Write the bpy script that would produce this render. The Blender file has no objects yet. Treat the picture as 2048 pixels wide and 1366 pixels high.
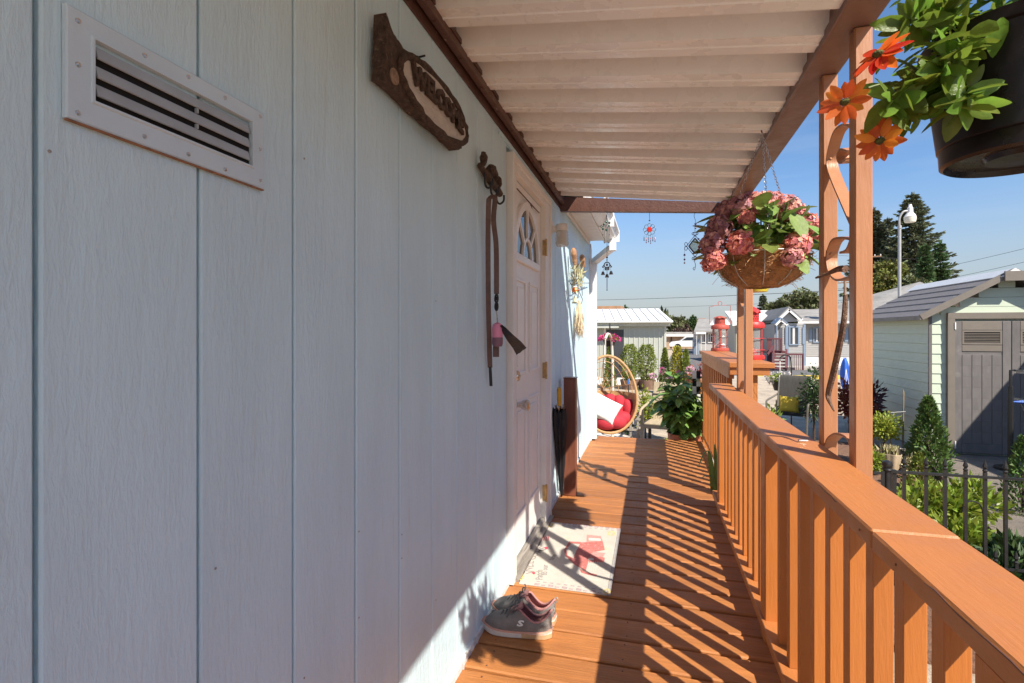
import bpy, bmesh, math, random
import numpy as np
from mathutils import Vector, Matrix
random.seed(7); RNG=np.random.default_rng(7)
sc=bpy.context.scene; COL=sc.collection; PI=math.pi; R=math.radians
# ---------------- camera, sky, sun, exposure ----------------
FPX=1040.0; T=math.atan(280/FPX); SN,CS=math.sin(T),math.cos(T); EYE=1.24
cam=bpy.data.cameras.new('camera'); camo=bpy.data.objects.new('camera',cam); COL.objects.link(camo)
camo.location=(0,0,EYE); camo.rotation_euler=(PI/2,0,T)
cam.sensor_width=36; cam.lens=FPX/2048*36; cam.shift_y=-20/2048; cam.clip_start=.02; cam.clip_end=6000
sc.camera=camo
SUNV=Vector((1,-.96,1.448)).normalized()          # towards the sun
ELEV=math.asin(SUNV.z); AZ=math.atan2(SUNV.x,SUNV.y)
world=bpy.data.worlds.new('World'); sc.world=world; world.use_nodes=True
wn=world.node_tree; wn.nodes.clear()
wo=wn.nodes.new('ShaderNodeOutputWorld'); bg=wn.nodes.new('ShaderNodeBackground')
sky=wn.nodes.new('ShaderNodeTexSky'); sky.sky_type='NISHITA'; sky.sun_disc=False
sky.sun_elevation=ELEV; sky.sun_rotation=AZ; sky.air_density=1.0; sky.dust_density=.35; sky.ozone_density=5; sky.altitude=50
bg.inputs['Strength'].default_value=.105
# thin cirrus all over the sky
tcw=wn.nodes.new('ShaderNodeTexCoord'); mpw=wn.nodes.new('ShaderNodeMapping'); mpw.inputs['Scale'].default_value=(1.2,1.2,9); mpw.inputs['Rotation'].default_value=(.12,.08,.5)
nw=wn.nodes.new('ShaderNodeTexNoise'); nw.inputs['Scale'].default_value=1.7; nw.inputs['Detail'].default_value=7; nw.inputs['Roughness'].default_value=.55
rw=wn.nodes.new('ShaderNodeMapRange'); rw.inputs['From Min'].default_value=.56; rw.inputs['From Max'].default_value=.82; rw.inputs['To Max'].default_value=.20
mw=wn.nodes.new('ShaderNodeMix'); mw.data_type='RGBA'; mw.inputs['B'].default_value=(4.6,4.9,5.3,1)
wn.links.new(tcw.outputs['Generated'],mpw.inputs['Vector']); wn.links.new(mpw.outputs['Vector'],nw.inputs['Vector'])
wn.links.new(nw.outputs['Fac'],rw.inputs['Value']); wn.links.new(rw.outputs['Result'],mw.inputs['Factor'])
# pale summer haze low in the sky, the same all round
sxw=wn.nodes.new('ShaderNodeSeparateXYZ'); hrw=wn.nodes.new('ShaderNodeMapRange'); hrw.interpolation_type='SMOOTHSTEP'; hrw.inputs['From Min'].default_value=0; hrw.inputs['From Max'].default_value=.27; hrw.inputs['To Min'].default_value=.9; hrw.inputs['To Max'].default_value=0
hmw=wn.nodes.new('ShaderNodeMix'); hmw.data_type='RGBA'; hmw.inputs['B'].default_value=(2.75,2.9,2.98,1)
wn.links.new(tcw.outputs['Generated'],sxw.inputs[0]); wn.links.new(sxw.outputs['Z'],hrw.inputs['Value']); wn.links.new(hrw.outputs['Result'],hmw.inputs['Factor']); hsw=wn.nodes.new('ShaderNodeHueSaturation'); hsw.inputs['Saturation'].default_value=1.06; wn.links.new(sky.outputs['Color'],hsw.inputs['Color']); wn.links.new(hsw.outputs['Color'],hmw.inputs['A']); wn.links.new(hmw.outputs['Result'],mw.inputs['A']); wn.links.new(mw.outputs['Result'],bg.inputs['Color']); wn.links.new(bg.outputs['Background'],wo.inputs['Surface'])
sun=bpy.data.lights.new('sun','SUN'); suno=bpy.data.objects.new('sun',sun); COL.objects.link(suno)
sun.energy=5.0; sun.angle=R(.53); sun.color=(1,.93,.82)
suno.rotation_euler=SUNV.to_track_quat('Z','Y').to_euler(); suno.location=(6,-6,9)
sc.render.engine='CYCLES'
sc.view_settings.view_transform='Standard'; sc.view_settings.look='None'; sc.view_settings.gamma=1; sc.view_settings.use_curve_mapping=False
sc.view_settings.exposure=.72
sc.cycles.max_bounces=8; sc.cycles.diffuse_bounces=5; sc.cycles.glossy_bounces=3; sc.cycles.transmission_bounces=4; sc.cycles.transparent_max_bounces=12
# ---------------- helpers: photo measurements to real positions ----------------
def P(px,py,d):
    r=(px-1024)/FPX*d; u=(663-py)/FPX*d
    return Vector((r*CS-d*SN, r*SN+d*CS, EYE+u))
def onz(px,py,z): return P(px,py,FPX*(EYE-z)/(py-663))
def onx(px,py,X):
    k=(px-1024)/FPX; return P(px,py,X/(k*CS-SN))
# ---------------- materials ----------------
def lk(nt,a,b): nt.links.new(a,b)
def clampc(c): return tuple(min(1,max(0,x)) for x in c)+(1,)
MATS={}
def mat(name,col,rough=.6,var=.12,sc3=8,bump=0,bsc=None,metal=0,dirt=None,island=0,objvar=0,transl=0,coat=0,grain=None,spec=.5,det=6,fine=0):
    if name in MATS: return MATS[name]
    m=bpy.data.materials.new(name); m.use_nodes=True; nt=m.node_tree; N=nt.nodes
    b=N['Principled BSDF']; out=N['Material Output']
    tc=N.new('ShaderNodeTexCoord'); oi=N.new('ShaderNodeObjectInfo')
    ad=N.new('ShaderNodeVectorMath'); ad.operation='MULTIPLY_ADD'; lk(nt,oi.outputs['Random'],ad.inputs[0]); ad.inputs[1].default_value=(37,53,71); lk(nt,tc.outputs['Object'],ad.inputs[2])
    def noise(s,d=6,r=.55,dist=0):
        mp=N.new('ShaderNodeMapping'); mp.inputs['Scale'].default_value=(s,)*3 if isinstance(s,(int,float)) else s
        lk(nt,ad.outputs[0],mp.inputs['Vector']); n=N.new('ShaderNodeTexNoise'); n.inputs['Scale'].default_value=1; n.inputs['Detail'].default_value=d; n.inputs['Roughness'].default_value=r; n.inputs['Distortion'].default_value=dist
        lk(nt,mp.outputs['Vector'],n.inputs['Vector']); return n.outputs['Fac']
    def mixc(f,a,bc):
        x=N.new('ShaderNodeMix'); x.data_type='RGBA'
        if hasattr(f,'links'): lk(nt,f,x.inputs['Factor'])
        else: x.inputs['Factor'].default_value=f
        for v,i in ((a,'A'),(bc,'B')):
            if hasattr(v,'links'): lk(nt,v,x.inputs[i])
            else: x.inputs[i].default_value=clampc(v)
        return x.outputs['Result']
    def ramp(f,lo,hi,tomin=0,tomax=1):
        r=N.new('ShaderNodeMapRange'); r.inputs['From Min'].default_value=lo; r.inputs['From Max'].default_value=hi; r.inputs['To Min'].default_value=tomin; r.inputs['To Max'].default_value=tomax
        lk(nt,f,r.inputs['Value']); return r.outputs['Result']
    nf=noise(sc3,det)
    c=mixc(ramp(nf,.3,.7),tuple(x*(1-var) for x in col),tuple(x*(1+var) for x in col))
    if fine:
        c2=mixc(ramp(noise(fine if not isinstance(fine,tuple) else fine,3,.7),.35,.7),(.72,.72,.72),(1.0,1.0,1.0))
        x=N.new('ShaderNodeMix'); x.data_type='RGBA'; x.blend_type='MULTIPLY'; x.inputs['Factor'].default_value=.55; lk(nt,c,x.inputs['A']); lk(nt,c2,x.inputs['B']); c=x.outputs['Result']
    for dd in ([dirt] if dirt and not isinstance(dirt,list) else dirt or []):
        dc,thr,ds=dd[:3]; amt=dd[3] if len(dd)>3 else 1
        c=mixc(ramp(noise(ds,8,.6),thr,thr+.1,0,amt),c,dc)
    if island:
        g=N.new('ShaderNodeNewGeometry'); h=N.new('ShaderNodeHueSaturation')
        lk(nt,ramp(g.outputs['Random Per Island'],0,1,.5-island*.05,.5+island*.05),h.inputs['Hue'])
        lk(nt,ramp(g.outputs['Random Per Island'],0,1,1-island*.55,1+island*.55),h.inputs['Value']); lk(nt,c,h.inputs['Color']); c=h.outputs['Color']
    if objvar:
        h=N.new('ShaderNodeHueSaturation'); lk(nt,ramp(oi.outputs['Random'],0,1,1-objvar,1+objvar),h.inputs['Value']); lk(nt,c,h.inputs['Color']); c=h.outputs['Color']
    lk(nt,c,b.inputs['Base Color']); b.inputs['Roughness'].default_value=rough; b.inputs['Metallic'].default_value=metal; b.inputs['Coat Weight'].default_value=coat; b.inputs['Specular IOR Level'].default_value=spec
    rv=ramp(noise(14,4),.3,.7,max(.03,rough-.1),min(1,rough+.12)); lk(nt,rv,b.inputs['Roughness'])
    if bump or grain:
        bp=N.new('ShaderNodeBump'); bp.inputs['Distance'].default_value=.02; bp.inputs['Strength'].default_value=bump or .3
        lk(nt,noise(bsc or 60,5,.6,.4),bp.inputs['Height']); last=bp
        if grain:     # wavy raised wood grain, grain=(mapping scale, distortion, strength)
            mp=N.new('ShaderNodeMapping'); mp.inputs['Scale'].default_value=grain[0]; lk(nt,ad.outputs[0],mp.inputs['Vector'])
            wv=N.new('ShaderNodeTexNoise'); wv.inputs['Scale'].default_value=1; wv.inputs['Detail'].default_value=2; wv.inputs['Distortion'].default_value=grain[1]; lk(nt,mp.outputs['Vector'],wv.inputs['Vector'])
            ms=N.new('ShaderNodeMath'); ms.operation='MULTIPLY'; ms.inputs[1].default_value=26; lk(nt,wv.outputs['Fac'],ms.inputs[0]); mo=N.new('ShaderNodeMath'); mo.operation='PINGPONG'; mo.inputs[1].default_value=1; lk(nt,ms.outputs[0],mo.inputs[0])
            b2=N.new('ShaderNodeBump'); b2.inputs['Distance'].default_value=.02; b2.inputs['Strength'].default_value=grain[2]; lk(nt,mo.outputs[0],b2.inputs['Height']); lk(nt,bp.outputs['Normal'],b2.inputs['Normal']); last=b2
        lk(nt,last.outputs['Normal'],b.inputs['Normal'])
    if transl:
        t=N.new('ShaderNodeBsdfTranslucent'); mx=N.new('ShaderNodeMixShader'); mx.inputs[0].default_value=transl
        lk(nt,c,t.inputs['Color']); lk(nt,b.outputs[0],mx.inputs[1]); lk(nt,t.outputs[0],mx.inputs[2]); lk(nt,mx.outputs[0],out.inputs['Surface'])
    MATS[name]=m; return m
def glass(name,col=(.8,.9,.9),rough=.02,mixv=.75):
    if name in MATS: return MATS[name]
    m=bpy.data.materials.new(name); m.use_nodes=True; nt=m.node_tree; N=nt.nodes; b=N['Principled BSDF']
    b.inputs['Base Color'].default_value=col+(1,); b.inputs['Roughness'].default_value=rough
    t=N.new('ShaderNodeBsdfTransparent'); t.inputs['Color'].default_value=col+(1,); mx=N.new('ShaderNodeMixShader'); mx.inputs[0].default_value=mixv
    lk(nt,b.outputs[0],mx.inputs[1]); lk(nt,t.outputs[0],mx.inputs[2]); lk(nt,mx.outputs[0],N['Material Output'].inputs['Surface']); MATS[name]=m; return m
# ---------------- mesh builder ----------------
class MB:
    def __init__(s): s.v=[]; s.f=[]
    def add(s,vs,fs):
        o=len(s.v); s.v+= [tuple(v) for v in vs]; s.f+=[tuple(i+o for i in f) for f in fs]; return s
    def box(s,x0,x1,y0,y1,z0,z1,c=0):
        if c<=0:
            return s.add([(x0,y0,z0),(x1,y0,z0),(x1,y1,z0),(x0,y1,z0),(x0,y0,z1),(x1,y0,z1),(x1,y1,z1),(x0,y1,z1)],[(0,3,2,1),(4,5,6,7),(0,1,5,4),(1,2,6,5),(2,3,7,6),(3,0,4,7)])
        bm=bmesh.new(); bmesh.ops.create_cube(bm,size=1)
        for v in bm.verts: v.co=Vector(((x0+x1)/2+v.co.x*(x1-x0),(y0+y1)/2+v.co.y*(y1-y0),(z0+z1)/2+v.co.z*(z1-z0)))
        bmesh.ops.bevel(bm,geom=list(bm.edges),offset=c,segments=1,affect='EDGES'); return s.bm(bm)
    def bm(s,bm):
        bm.verts.index_update(); s.add([v.co for v in bm.verts],[[v.index for v in f.verts] for f in bm.faces]); bm.free(); return s
    def bar(s,p,q,w,h,up=(0,0,1)):         # rectangular bar from p to q
        p,q=Vector(p),Vector(q); d=(q-p).normalized(); u=Vector(up); a=d.cross(u)
        if a.length<1e-4: a=d.cross(Vector((1,0,0)))
        a.normalize(); b=a.cross(d); vs=[]
        for o in (p,q):
            for i,j in ((-1,-1),(1,-1),(1,1),(-1,1)): vs.append(o+a*(i*w/2)+b*(j*h/2))
        return s.add(vs,[(0,1,2,3),(7,6,5,4),(0,4,5,1),(1,5,6,2),(2,6,7,3),(3,7,4,0)])
    def tube(s,pts,r,n=6,cap=True):
        pts=[Vector(p) for p in pts]; m=len(pts); rs=r if isinstance(r,(list,tuple)) else [r]*m; vs=[]; fs=[]; pa=None
        for i,p in enumerate(pts):
            d=(pts[min(i+1,m-1)]-pts[max(i-1,0)])
            if d.length<1e-9: d=Vector((0,0,1))
            d.normalize()
            if pa is None:
                a=d.orthogonal().normalized()
            else:
                a=pa-d*pa.dot(d)
                if a.length<1e-5: a=d.orthogonal()
                a.normalize()
            pa=a; b=d.cross(a)
            for k in range(n): t=2*PI*k/n; vs.append(p+(a*math.cos(t)+b*math.sin(t))*rs[i])
        for i in range(m-1):
            for k in range(n): k2=(k+1)%n; fs.append((i*n+k,i*n+k2,(i+1)*n+k2,(i+1)*n+k))
        if cap: fs.append(tuple(range(n-1,-1,-1))); fs.append(tuple((m-1)*n+k for k in range(n)))
        return s.add(vs,fs)
    def ribbon(s,pts,width,th,side):        # flat bar bent along pts, wide along vector side
        pts=[Vector(p) for p in pts]; sd=Vector(side).normalized(); m=len(pts); vs=[]; fs=[]
        for i,p in enumerate(pts):
            d=(pts[min(i+1,m-1)]-pts[max(i-1,0)]).normalized(); nrm=d.cross(sd).normalized()
            for a,b in ((-1,-1),(1,-1),(1,1),(-1,1)): vs.append(p+sd*(a*width/2)+nrm*(b*th/2))
        for i in range(m-1):
            for k in range(4): k2=(k+1)%4; fs.append((i*4+k,i*4+k2,i*4+4+k2,i*4+4+k))
        fs.append((3,2,1,0)); fs.append(tuple((m-1)*4+k for k in range(4))); return s.add(vs,fs)
    def lathe(s,prof,c=(0,0,0),n=20,sx=1,sy=1,jit=0,a0=0,a1=2*PI):
        vs=[];fs=[];full=abs(a1-a0-2*PI)<1e-6; nn=n if full else n+1
        for (r,z) in prof:
            for k in range(nn):
                t=a0+(a1-a0)*k/n; rr=r*(1+(random.uniform(-jit,jit) if jit else 0)); vs.append((c[0]+rr*math.cos(t)*sx,c[1]+rr*math.sin(t)*sy,c[2]+z))
        for i in range(len(prof)-1):
            for k in range(n if full else n):
                k2=(k+1)%nn if full else k+1
                fs.append((i*nn+k,i*nn+k2,(i+1)*nn+k2,(i+1)*nn+k))
        if full:
            if prof[0][0]>1e-5: fs.append(tuple(range(nn-1,-1,-1)))
            if prof[-1][0]>1e-5: fs.append(tuple((len(prof)-1)*nn+k for k in range(nn)))
        return s.add(vs,fs)
    def ball(s,c,r,n=10,m=7,sz=1):
        return s.lathe([(max(1e-6,r*math.sin(PI*i/m)),-r*sz*math.cos(PI*i/m)) for i in range(m+1)],c,n)
    def prism(s,poly,fn,t0,t1):             # poly of (a,b); fn(a,b,t)->xyz
        n=len(poly); vs=[fn(a,b,t0) for a,b in poly]+[fn(a,b,t1) for a,b in poly]
        return s.add(vs,[tuple(range(n-1,-1,-1)),tuple(range(n,2*n))]+[(i,(i+1)%n,n+(i+1)%n,n+i) for i in range(n)])
    def shift(s,o): s.v=[(a+o[0],b+o[1],c+o[2]) for a,b,c in s.v]; return s
    def xf(s,M): s.v=[tuple(M@Vector(v)) for v in s.v]; return s
    def mesh(s,name,m,smooth=False):
        me=bpy.data.meshes.new(name); me.from_pydata(s.v,[],s.f); me.update()
        bm=bmesh.new(); bm.from_mesh(me); bmesh.ops.recalc_face_normals(bm,faces=bm.faces); bm.to_mesh(me); bm.free()
        if m: me.materials.append(m)
        if smooth:
            for p in me.polygons: p.use_smooth=True
            try: me.set_sharp_from_angle(angle=R(40))
            except Exception: pass
        return me
    def build(s,name,m,parent=None,smooth=False,world=True):   # world=True: points are world points, parent root is unrotated
        if world and parent is not None:
            q=parent; o=Vector((0,0,0))
            while q: o+=q.location; q=q.parent
            s.shift(-o)
        return link(name,s.mesh(name,m,smooth),parent)
def link(name,me,parent=None,loc=None,rot=None,scale=None):
    o=bpy.data.objects.new(name,me); COL.objects.link(o); o.parent=parent
    if loc is not None: o.location=loc
    if rot is not None: o.rotation_euler=rot
    if scale is not None: o.scale=scale
    return o
def tag(o,label=None,cat=None,group=None,kind=None):
    for k,v in (('label',label),('category',cat),('group',group),('kind',kind)):
        if v: o[k]=v
    return o
def thing(name,label,cat,loc=(0,0,0),rz=0,group=None):
    o=bpy.data.objects.new(name,None); COL.objects.link(o); o.location=loc; o.rotation_euler=(0,0,rz); o.empty_display_size=.1
    return tag(o,label,cat,group)
def copy_tree(o,parent=None):
    c=o.copy(); COL.objects.link(c); c.parent=parent
    for ch in list(o.children): copy_tree(ch,c)
    return c
def text_mesh(body,size,ext=.002,bold=0,space=1,align='CENTER'):
    cu=bpy.data.curves.new('lettering','FONT'); cu.body=body; cu.size=size; cu.extrude=ext; cu.offset=bold; cu.align_x=align; cu.align_y='CENTER'; cu.space_character=space; cu.resolution_u=2
    o=bpy.data.objects.new('lettering_source',cu); COL.objects.link(o); bpy.context.view_layer.update()
    me=bpy.data.meshes.new_from_object(o.evaluated_get(bpy.context.evaluated_depsgraph_get())); bpy.data.objects.remove(o); bpy.data.curves.remove(cu)
    return [tuple(v.co) for v in me.vertices],[tuple(p.vertices) for p in me.polygons]
def leaf_mesh(name,p,d,L,W,m,nrm=None,fold=.25,curl=.15,hi=False):
    # many small folded leaves: base points p, directions d, lengths L, widths W
    p=np.asarray(p,float); d=np.asarray(d,float); n=len(p); d=d/np.linalg.norm(d,axis=1,keepdims=True)
    L=np.broadcast_to(np.asarray(L,float),(n,))[:,None]; W=np.broadcast_to(np.asarray(W,float),(n,))[:,None]
    if nrm is None: nrm=RNG.normal(size=(n,3))
    nrm=np.asarray(nrm,float); s=np.cross(d,nrm); s/=np.linalg.norm(s,axis=1,keepdims=True)+1e-9; u=np.cross(s,d)
    if hi:
        rows=[(.0,.12,0),(.22,.82,.02),(.5,1.0,.0),(.78,.68,-.05),(.95,.25,-.12)]; m_=len(rows)*3+1; v=np.empty((n,m_,3)); tr=[]
        for i,(t,w,c_) in enumerate(rows):
            mid=p+d*L*t-u*L*curl*t*t; k=i*3
            v[:,k]=mid+s*W*.5*w+u*W*fold*w*.5; v[:,k+1]=mid-u*W*fold*w*.5; v[:,k+2]=mid-s*W*.5*w+u*W*fold*w*.5
            if i: a=k-3; tr+=[(a,k,k+1),(a,k+1,a+1),(a+1,k+1,k+2),(a+1,k+2,a+2)]
        k=len(rows)*3; v[:,k]=p+d*L-u*L*curl; tr+=[(k-3,k,k-2),(k-2,k,k-1)]
        base=(np.arange(n)*m_)[:,None,None]; tri=(base+np.array(tr)[None]).reshape(-1,3); me=raw_mesh(name,v.reshape(-1,3),tri,m)
        me.polygons.foreach_set('use_smooth',np.ones(len(tri),bool)); return me
    v=np.empty((n,5,3)); v[:,0]=p; v[:,1]=p+d*L*.45+s*W*.5; v[:,2]=p+d*L*.45-s*W*.5; v[:,3]=p+d*L-u*L*curl; v[:,4]=p+d*L*.5-u*W*fold
    base=(np.arange(n)*5)[:,None]; tri=np.concatenate([base+np.array([[0,1,4]]),base+np.array([[1,3,4]]),base+np.array([[3,2,4]]),base+np.array([[2,0,4]])],axis=1).reshape(-1,3)
    return raw_mesh(name,v.reshape(-1,3),tri,m)
def raw_mesh(name,v,tri,m,smooth=False):
    me=bpy.data.meshes.new(name); nt=len(tri); me.vertices.add(len(v)); me.vertices.foreach_set('co',np.asarray(v,np.float32).ravel())
    me.loops.add(nt*3); me.loops.foreach_set('vertex_index',np.asarray(tri,np.int32).ravel()); me.polygons.add(nt)
    me.polygons.foreach_set('loop_start',np.arange(nt,dtype=np.int32)*3)
    if m: me.materials.append(m)
    me.update(calc_edges=True); me.validate(); return me
def tri_mesh(name,p,d,L,W,m):               # needle sprays: one narrow triangle pair each
    p=np.asarray(p,float); d=np.asarray(d,float); n=len(p); d=d/np.linalg.norm(d,axis=1,keepdims=True)
    L=np.broadcast_to(np.asarray(L,float),(n,))[:,None]; W=np.broadcast_to(np.asarray(W,float),(n,))[:,None]
    s=np.cross(d,RNG.normal(size=(n,3))); s/=np.linalg.norm(s,axis=1,keepdims=True)+1e-9
    v=np.empty((n,4,3)); v[:,0]=p; v[:,1]=p+d*L*.5+s*W*.5; v[:,2]=p+d*L; v[:,3]=p+d*L*.5-s*W*.5
    b=(np.arange(n)*4)[:,None]; tri=np.concatenate([b+np.array([[0,1,2]]),b+np.array([[0,2,3]])],axis=1).reshape(-1,3)
    return raw_mesh(name,v.reshape(-1,3),tri,m)
def sphere_dirs(n): d=RNG.normal(size=(n,3)); return d/np.linalg.norm(d,axis=1,keepdims=True)
# ---------------- palette ----------------
SIDING=mat('painted_siding',(.60,.775,.84),.5,.05,(3,9,2),.28,(150,150,34),grain=((1,6,.45),.8,.045),dirt=[((.52,.58,.57),.64,(9,30,3),.5),((.30,.30,.28),.73,(40,60,14),.5)],objvar=.035)
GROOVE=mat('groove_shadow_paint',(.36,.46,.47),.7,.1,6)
TRIM=mat('white_trim_paint',(.80,.77,.73),.5,.05,7,.08,90,dirt=[((.5,.45,.38),.68,12,.5)])
TRIMDIRTY=mat('peeling_base_paint',(.68,.70,.70),.7,.1,20,.5,70,dirt=[((.30,.22,.14),.60,(30,18,30),.8),((.14,.12,.1),.64,(50,22,60),.9)])
DOORW=mat('white_door_paint',(.85,.81,.77),.38,.03,5,.05,(60,60,8),dirt=[((.55,.5,.45),.7,9,.35)])
DECK=mat('deck_stain',(.42,.16,.045),.55,.16,(2.2,16,16),.35,(9,160,160),dirt=[((.24,.085,.03),.62,(2,20,20),.55),((.12,.05,.03),.74,(26,50,50),.9),((.55,.30,.15),.70,(5,9,9),.35)],fine=(4,70,40),objvar=.14)
RAIL=mat('orange_rail_stain',(.43,.155,.042),.5,.06,(5,1.5,5),.14,(120,14,120),dirt=[((.30,.105,.035),.66,(9,2,9),.45),((.10,.05,.035),.74,(50,20,50),.9),((.58,.30,.14),.68,(70,12,70),.6)])
RAILV=mat('orange_baluster_stain',(.46,.15,.03),.5,.06,(6,6,1.5),.14,(130,130,12),dirt=[((.32,.10,.03),.66,(12,12,3),.4),((.14,.06,.03),.78,(60,60,30),.8)],objvar=.05)
POSTP=mat('incised_post_stain',(.44,.16,.04),.6,.14,(30,30,5),.6,(90,90,22))
BROWN=mat('brown_metal_paint',(.43,.19,.088),.42,.07,(20,20,3),.12,(120,120,14),dirt=[((.20,.085,.05),.66,(14,14,4),.6),((.42,.2,.12),.72,40,.5)])
BROWND=mat('dark_brown_ledger',(.11,.045,.03),.5,.12,20,.2,60,dirt=[((.55,.45,.38),.70,(22,14,22),.85)])
BEAM=mat('brown_beam_paint',(.20,.10,.07),.45,.1,(8,2,8),.12,60,dirt=[((.14,.06,.04),.62,(9,3,9),.6)])
PAN=mat('awning_pan_enamel',(.87,.83,.79),.28,.015,(.7,3,3),.006,4,dirt=[((.45,.38,.33),.80,70,.6)])
IRON=mat('black_iron',(.018,.017,.017),.42,.2,20,.1,90)
RUST=mat('rough_rusty_iron',(.20,.11,.07),.75,.4,60,.9,120,dirt=[((.42,.30,.2),.6,80,.7)])
STEEL=mat('brushed_nickel',(.62,.57,.52),.25,.08,30,metal=1)
BRASS=mat('old_brass_hinge',(.5,.34,.16),.4,.25,40,metal=.9,dirt=[((.35,.3,.26),.6,60,.8)])
DARKG=bpy.data.materials.new('dark_window_glass'); DARKG.use_nodes=True
_b=DARKG.node_tree.nodes['Principled BSDF']; _b.inputs['Base Color'].default_value=(.03,.04,.05,1); _b.inputs['Roughness'].default_value=.03; _b.inputs['Specular IOR Level'].default_value=1
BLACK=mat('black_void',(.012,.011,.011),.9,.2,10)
# ---------------- ground, roads ----------------
GZ=-.6
GROUNDM=mat('gravel_ground',(.44,.36,.27),.9,.25,3,.9,45,dirt=[((.27,.21,.15),.56,55,.8),((.58,.50,.40),.60,70,.8)])
g=MB(); g.add([(-900,-900,GZ),(900,-900,GZ),(900,2500,GZ),(-900,2500,GZ)],[(0,1,2,3)]); tag(g.build('ground',GROUNDM),kind='structure')
ASPH=mat('asphalt',(.135,.13,.13),.9,.15,2,.5,80,dirt=[((.2,.19,.185),.6,1.4,.7)])
def quad_on_ground(name,pts,z,m):
    b=MB(); n=len(pts); b.prism(pts,lambda a,c,t:(a,c,t),GZ-.05,z); o=b.build(name,m); tag(o,kind='structure'); return o
def gp(px,d): p=P(px,663,d); return (p.x,p.y)
quad_on_ground('road',[gp(1330,20.2),gp(1900,20.6),gp(2400,20.6),gp(2400,25),gp(1700,24.6),gp(1480,25.4),gp(1416,40),gp(1408,75),gp(1370,75),gp(1342,40),gp(1330,26)],GZ+.004,ASPH)
CONC=mat('concrete',(.40,.37,.33),.9,.15,3,.6,60,dirt=[((.27,.25,.22),.6,6,.7)])
YEL=mat('yellow_kerb_paint',(.62,.44,.07),.7,.12,9,.2,50)
b=MB(); 
b.prism([gp(1330,19.6),gp(1345,19.6),gp(1345,20.2),gp(1330,20.2)],lambda a,c,t:(a,c,t),GZ-.05,GZ+.12)
tag(b.build('kerb_end',CONC),kind='structure')
quad_on_ground('kerb',[gp(1345,19.85),gp(1900,20.2),gp(1900,20.56),gp(1345,20.2)],GZ+.12,CONC)
yk=quad_on_ground('kerb_paint',[gp(1500,19.95),gp(1760,20.1),gp(1760,20.5),gp(1500,20.35)],GZ+.128,YEL)
quad_on_ground('pavement',[gp(1480,25.5),gp(1700,24.7),gp(2400,25.1),gp(2400,26.6),gp(1700,26.4),gp(1480,26.6)],GZ+.1,CONC)
# ---------------- deck ----------------
deck=tag(bpy.data.objects.new('deck',None),kind='structure'); COL.objects.link(deck); deck.location=(0,2,GZ)
me=[]
for k in range(4):
    b=MB(); w_=(.0745,.0755,.073,.075)[k]; b.box(-.63,.63,-w_,w_,-.038,0,.005)
    b.v=[(x,y+.0006*math.sin(x*9+k),z+(.0012*math.sin(x*5+k*2))) for x,y,z in b.v]; me.append(b.mesh('board',DECK))
y=2.62-.162*23+.081; k=0
while y<6.2:
    link('board',me[k%4],deck,(-.065,y-2,-GZ+random.uniform(-.0022,.001)),(random.uniform(-.006,.006),0,random.uniform(-.0022,.0022)+PI*(k//4%2))); y+=.162; k+=1
b=MB()
for X in (-.62,-.1,.5): b.box(X-.02,X+.02,-1.2,6.1,-.2,-.043)
b.build('joist',RAIL,deck)
b=MB()
for yy in [2.62-.162*23+.081+.162*i for i in range(44)]:
    for X in (-.6,-.1,.46):
        for dy in (-.045,.045): x_=X+random.uniform(-.012,.012); y_=yy+dy+random.uniform(-.008,.008); b.lathe([(.0035,0),(.003,.0012),(0,.0013)],(x_,y_,.0006),6)
tag(b.build('deck_screws',BROWND,deck),kind='stuff')
MB().box(-.69,.56,6.205,6.243,-.19,-.004,.003).build('end_fascia',RAIL,deck)
for X,Y in ((-.6,5.9),(.5,5.9),(.5,3),(.5,.6)): MB().box(X-.05,X+.05,Y-.05,Y+.05,GZ,-.2).build('support_post',RAILV,deck)
# ---------------- the home ----------------
WX=-.683
house=thing('mobile_home','pale blue mobile home with vertical plank siding and a white front door','house',(-.75,2.5,GZ))
core=MB().box(-5,WX-.013,-1.6,5.95,GZ,2.25).build('wall',GROOVE,house)
def wl(x,y,z): return (x+.75,y-2.5,z-GZ)
pl=[]
for k in range(5):
    b=MB(); n=12
    # plank with softly bevelled long edges
    h=2.235; w=.2222-.006
    prof=[(-w/2,-.012),(-w/2,-.003),(-w/2+.003,0),(w/2-.003,0),(w/2,-.003),(w/2,-.012)]
    b.prism(prof,lambda a,c,t:(c,a,t),0,h); pl.append(b.mesh('plank',SIDING))
short=MB().prism(prof,lambda a,c,t:(c,a,t),0,.09).mesh('plank',SIDING)
Y=.2135-.2222*7; k=0
while Y<5.95:
    yc=Y+.1111
    if 2.45<Y+.02 and Y+.2<3.46: link('plank',short,core,wl(WX,yc,2.145))
    elif Y<5.93:
        if Y<2.45<Y+.2222:
            b=MB().prism([(a,c) for a,c in prof],lambda a,c,t:(c,min(a,2.448-yc),t),0,2.235); link('plank',b.mesh('plank',SIDING),core,wl(WX,yc,0))
            if 2.448<Y+.2: link('plank',short,core,wl(WX-.001,yc,2.145))
        elif Y<3.46<Y+.2222:
            b=MB().prism([(a,c) for a,c in prof],lambda a,c,t:(c,max(a,3.462-yc),t),0,2.235); link('plank',b.mesh('plank',SIDING),core,wl(WX,yc,0)); link('plank',short,core,wl(WX-.001,yc,2.145))
        else: link('plank',pl[k%5],core,wl(WX+random.uniform(-.0006,.0006),yc,0))
    Y+=.2222; k+=1
b=MB()
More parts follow.
